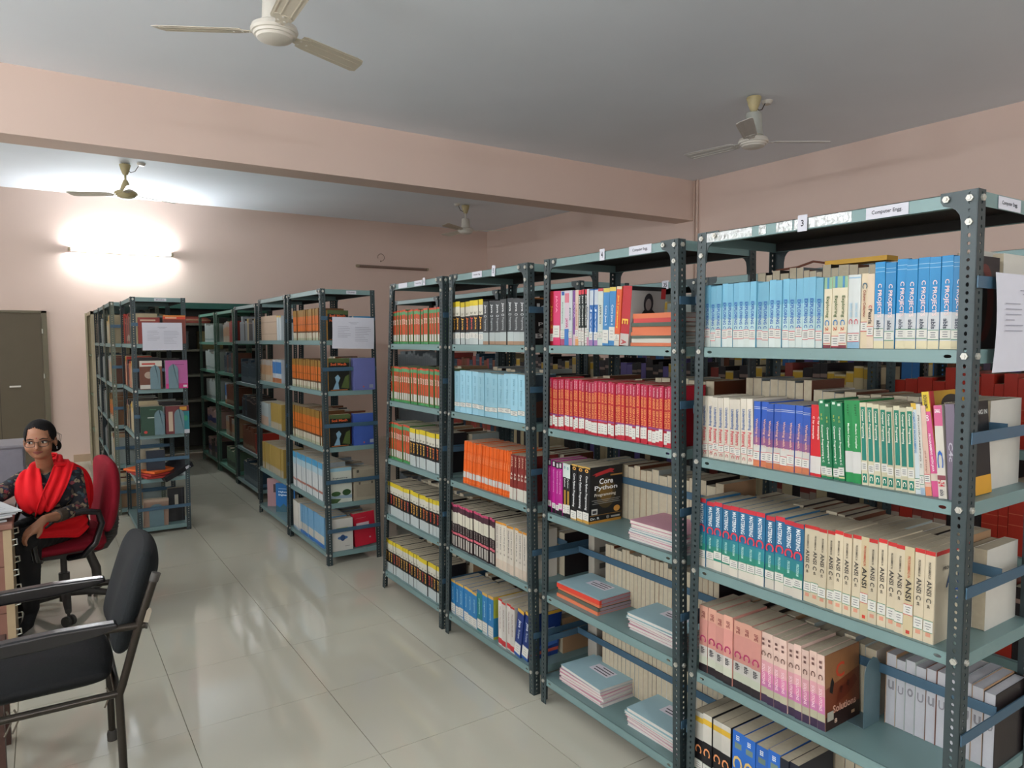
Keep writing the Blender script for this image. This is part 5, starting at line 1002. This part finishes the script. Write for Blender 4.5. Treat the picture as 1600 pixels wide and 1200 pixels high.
ta = pw.lerp(pk, .3)+Vector((.004, -.022, -.016)); tb_ = ta+Vector((-.10, -.45, -.8)).normalized()*.034; cap(ta, tb_, .0125, .0105, 's'); cap(tb_, tb_+Vector((-.5, -.1, -.8)).normalized()*.028, .0105, .0085, 's')
# head: skull, jaw, nose, ears
ells = [(hd_(0, .018, .028), (.071, .088, .083)), (hd_(0, -.018, -.036), (.058, .064, .066)), (hd_(0, -.042, -.070), (.034, .036, .026)), (hd_(.034, -.050, -.028), (.03, .03, .03)), (hd_(-.034, -.050, -.028), (.03, .03, .03)),
        (hd_(.072, .012, -.012), (.009, .018, .03)), (hd_(-.072, .012, -.012), (.009, .018, .03)), (hd_(0, -.06, .022), (.052, .026, .03))]
bm = bmesh.new()
def add_caps():
    for a, b, ra, rb, k in caps:
        d = b-a; n = max(2, int(d.length/(min(ra, rb)*.6))+1)
        for i in range(n+1):
            t = i/n; m = Matrix.Translation(a.lerp(b, t)-PO) @ Matrix.Diagonal((*[ra+(rb-ra)*t]*3, 1)); bmesh.ops.create_icosphere(bm, subdivisions=2, radius=1, matrix=m)
    R = Matrix((HX, HY, HZ_)).transposed().to_4x4()
    for c, r in ells: bmesh.ops.create_uvsphere(bm, u_segments=24, v_segments=16, radius=1, matrix=Matrix.Translation(c-PO) @ R @ Matrix.Diagonal((*r, 1)))
    for p, r in ((hd_(0, -.082, .005), .0085), (hd_(0, -.089, -.006), .0092), (hd_(0, -.095, -.018), .0108), (hd_(0, -.096, -.026), .012), (hd_(.011, -.086, -.028), .0085), (hd_(-.011, -.086, -.028), .0085)):
        bmesh.ops.create_icosphere(bm, subdivisions=2, radius=r, matrix=Matrix.Translation(p-PO))
add_caps()
me = bpy.data.meshes.new('body'); bm.to_mesh(me); bm.free(); body = obj('body', me, per)
md = body.modifiers.new('r', 'REMESH'); md.mode = 'VOXEL'; md.voxel_size = .0055; md.use_smooth_shade = True
ms = body.modifiers.new('s', 'SMOOTH'); ms.iterations = 5; ms.factor = .5
me2 = bpy.data.meshes.new_from_object(body.evaluated_get(bpy.context.evaluated_depsgraph_get())); body.modifiers.clear(); body.data = me2
me2.materials.clear()
for m in (SKIN, FLO, LEGM): me2.materials.append(m)
def seg_d(p, a, b, ra, rb):
    ab = b-a; t = max(0, min(1, (p-a).dot(ab)/max(1e-9, ab.length_squared))); return (p-a.lerp(b, t)).length-(ra+(rb-ra)*t)
idx = []
for q in me2.polygons:
    p = q.center+PO
    if p.z > .935 and (p-HC).length < .19 or p.y < 4.46: idx.append(0); continue
    k = min(caps, key=lambda c: seg_d(p, c[0], c[1], c[2], c[3]))[4]; idx.append({'s': 0, 'd': 1, 'l': 2}[k])
me2.polygons.foreach_set('material_index', idx); me2.polygons.foreach_set('use_smooth', [True]*len(idx)); me2.update()
def kid(name, mb, smooth=60): return mb.build(name, per, smooth=smooth)
def loc_(v): return tuple(Vector(v)-PO)
def ell(mb, c, r, m, n=16, k=10):
    vs, fs = [], []
    for i in range(k+1):
        ph = PI*i/k
        for j in range(n):
            th = 2*PI*j/n; vs.append(loc_(hd_(c[0]+r[0]*math.sin(ph)*math.cos(th), c[1]+r[1]*math.sin(ph)*math.sin(th), c[2]+r[2]*math.cos(ph))))
    for i in range(k):
        for j in range(n): fs.append((i*n+j, i*n+(j+1) % n, (i+1)*n+(j+1) % n, (i+1)*n+j))
    mb.add(vs, fs, m)
EW = mat('#b9b2aa', .3, var=0); IR = mat('#140d0b', .2, var=0); LIP = mat('#74392f', .45, var=.05)
for s_ in (-1, 1):
    mb = MB(); ell(mb, (s_*.031, -.0705, .002), (.0145, .010, .0068), EW); ell(mb, (s_*.031-.003, -.0775, .002), (.0062, .0042, .0062), IR)
    mb.tube([loc_(hd_(s_*.015, -.078, .006)), loc_(hd_(s_*.031, -.083, .0105)), loc_(hd_(s_*.047, -.074, .006))], .0019, IR, 6); kid('eye', mb)
    mb = MB(); mb.tube([loc_(hd_(s_*.013, -.0855, .019)), loc_(hd_(s_*.03, -.0835, .0245)), loc_(hd_(s_*.05, -.0695, .018))], [.0022, .0032, .0014], HAIR, 6); kid('eyebrow', mb)
mb = MB(); mb.tube([loc_(hd_(-.024, -.0755, -.050)), loc_(hd_(-.01, -.0845, -.0475)), loc_(hd_(0, -.0855, -.0490)), loc_(hd_(.01, -.0845, -.0475)), loc_(hd_(.024, -.0755, -.050))], [.0015, .0042, .004, .0042, .0015], LIP, 8)
mb.tube([loc_(hd_(-.022, -.0745, -.053)), loc_(hd_(0, -.083, -.058)), loc_(hd_(.022, -.0745, -.053))], [.0015, .0055, .0015], LIP, 8); kid('mouth', mb)
mb = MB(); ell(mb, (0, -.0865, .028), (.0032, .0018, .0032), mat('#8c1420', .5, var=0)); kid('forehead_dot', mb)
# glasses
gl = MB(); GF = mat('#2a1c18', .3, .3)
for s_ in (-1, 1):
    pts = [hd_(s_*(.031+.023*math.copysign(abs(math.cos(a))**.6, math.cos(a))), -.094+.010*abs(math.cos(a))*(1 if math.cos(a)*1 > 0 else .1), -.002+.0165*math.copysign(abs(math.sin(a))**.6, math.sin(a))) for a in [2*PI*k/24 for k in range(25)]]
    gl.tube([loc_(p) for p in pts], .0015, GF, 6, cap=False); gl.tube([loc_(hd_(s_*.054, -.084, .004)), loc_(hd_(s_*.072, -.04, .004)), loc_(hd_(s_*.079, .01, .0))], .0015, GF, 6)
gl.tube([loc_(hd_(-.009, -.096, .004)), loc_(hd_(0, -.099, .007)), loc_(hd_(.009, -.096, .004))], .0014, GF, 6); kid('eyeglasses', gl)
# hair: a combed-back shell over the skull and a low bun
def hair_shell():
    n, k = 88, 56; vs, fs, keep = [], [], []
    for i in range(k+1):
        ph = PI*i/k
        for j in range(n):
            th = 2*PI*j/n; x, y, z = math.sin(ph)*math.cos(th), math.sin(ph)*math.sin(th), math.cos(ph)
            w = 1+.012*math.sin(th*33)*math.sin(ph)
            vs.append((x*.0762*w, .020+y*.0930*w, .029+z*.0868)); 
    for i in range(k):
        for j in range(n):
            q = (i*n+j, i*n+(j+1) % n, (i+1)*n+(j+1) % n, (i+1)*n+j); c = sum((Vector(vs[a]) for a in q), Vector())/4
            line = .082-.45*abs(c.x+.012) if abs(c.x) < .05 else .055-(abs(c.x)-.05)*4.2
            if (c.y < -.004-.0*abs(c.x) and c.z < line+max(0, (c.y+.07))*.2) or c.z < -.055: continue
            fs.append(q)
    mb = MB(); mb.add([loc_(hd_(*v)) for v in vs], fs, HAIR); return mb
hs = kid('hair', hair_shell(), 80); m_ = hs.modifiers.new('t', 'SOLIDIFY'); m_.thickness = .009; m_.offset = -1
mb = MB(); ell(mb, (.052, .092, -.052), (.034, .032, .036), HAIR); mb.tube([loc_(hd_(.02, .10, -.02)), loc_(hd_(.05, .1, -.05))], .02, HAIR, 10); mb.build('hair_bun', hs, smooth=70).parent = hs
for k, (x, z) in enumerate(((.082, .0), (.09, -.01))): kid('loose_strand', MB().tube([loc_(hd_(x-.02, .02, .045)), loc_(hd_(x+.012, .01, .022)), loc_(hd_(x+.006, .01, -.012)), loc_(hd_(x-.012, .02, -.04))], .0012, HAIR, 5))
kid('earring', MB().tube([loc_(hd_(.076, .006, -.04)), loc_(hd_(.077, .006, -.055))], .003, mat('#a8b0b8', .2, .8), 8))
# cuff and scarf
cf = MB(); cf.tube([loc_((.058, 4.607, .6715)), loc_((.03, 4.563, .6735))], [.0375, .0355], mat('#3a3128', .7, var=.3, scale=120), 18); kid('sleeve_cuff', cf)
def ribbon(name, path, widths, folds, amp, ph=0):
    n = 14; vs, fs = [], []; P = [Vector(p) for p in path]; Q = []
    for i in range(len(P)-1):       # smooth the path
        for t in (0, .25, .5, .75):
            p0, p1, p2, p3 = P[max(i-1, 0)], P[i], P[i+1], P[min(i+2, len(P)-1)]
            Q.append((.5*((2*p1)+(p2-p0)*t+(2*p0-5*p1+4*p2-p3)*t*t+(3*p1-p0-3*p2+p3)*t**3), Vector(widths[i]).lerp(Vector(widths[i+1]), t)))
    Q.append((P[-1], Vector(widths[-1])))
    for i, (p, w) in enumerate(Q):
        t = (Q[min(i+1, len(Q)-1)][0]-Q[max(i-1, 0)][0]).normalized(); nr = t.cross(w).normalized()
        for j in range(n):
            s_ = j/(n-1)*2-1; vs.append(loc_(p+w*s_*.5+nr*(amp*math.sin(folds*s_*PI+ph+i*.08)-.012*s_*s_)))
    for i in range(len(Q)-1):
        for j in range(n-1): fs.append((i*n+j, i*n+j+1, (i+1)*n+j+1, (i+1)*n+j))
    mb = MB(); mb.add(vs, fs, SCARF); return mb
sc = ribbon('scarf', [(.03, 4.88, .93), (-.05, 4.86, .93), (-.082, 4.77, .925), (-.088, 4.68, .87), (-.088, 4.645, .80), (-.07, 4.64, .735), (-.045, 4.66, .69)], [(.02, .02, .09), (.05, .04, .08), (.09, .05, .05), (.12, -.03, .01), (.13, -.03, .02), (.12, -.02, .03), (.09, -.01, .02)], 2.2, .008)
s1 = sc.build('scarf', per, smooth=80)
parts_ = [ribbon('s', [(-.02, 4.88, .93), (.05, 4.86, .945), (.085, 4.79, .945), (.065, 4.70, .885), (.03, 4.655, .81), (-.005, 4.645, .735), (-.03, 4.66, .685)], [(-.02, .02, .08), (-.05, .04, .08), (-.08, .06, .05), (-.11, -.03, -.02), (-.12, -.03, -.02), (-.11, -.02, -.02), (-.08, 0, -.02)], 2.4, .009, .7),
    ribbon('s', [(.05, 4.76, .94), (.115, 4.80, .925), (.172, 4.87, .86), (.20, 4.90, .77), (.198, 4.92, .66), (.17, 4.90, .56), (.13, 4.85, .515)], [(.03, .10, -.02), (.03, .11, -.02), (.05, .12, .0), (.06, .12, .0), (.07, .13, .0), (.05, .13, .02), (.04, .1, .05)], 2.6, .009, .3),
    ribbon('s', [(.185, 4.82, .59), (.13, 4.765, .565), (.06, 4.70, .58), (-.02, 4.61, .60), (-.06, 4.57, .60)], [(0, .03, .10), (0, .03, .13), (0, .03, .11), (0, .03, .09), (0, .03, .06)], 2.0, .008)]
for p_ in parts_:
    o = p_.build('scarf_fold', s1, smooth=80); o.parent = s1
    md = o.modifiers.new('t', 'SOLIDIFY'); md.thickness = .004
md = s1.modifiers.new('t', 'SOLIDIFY'); md.thickness = .004
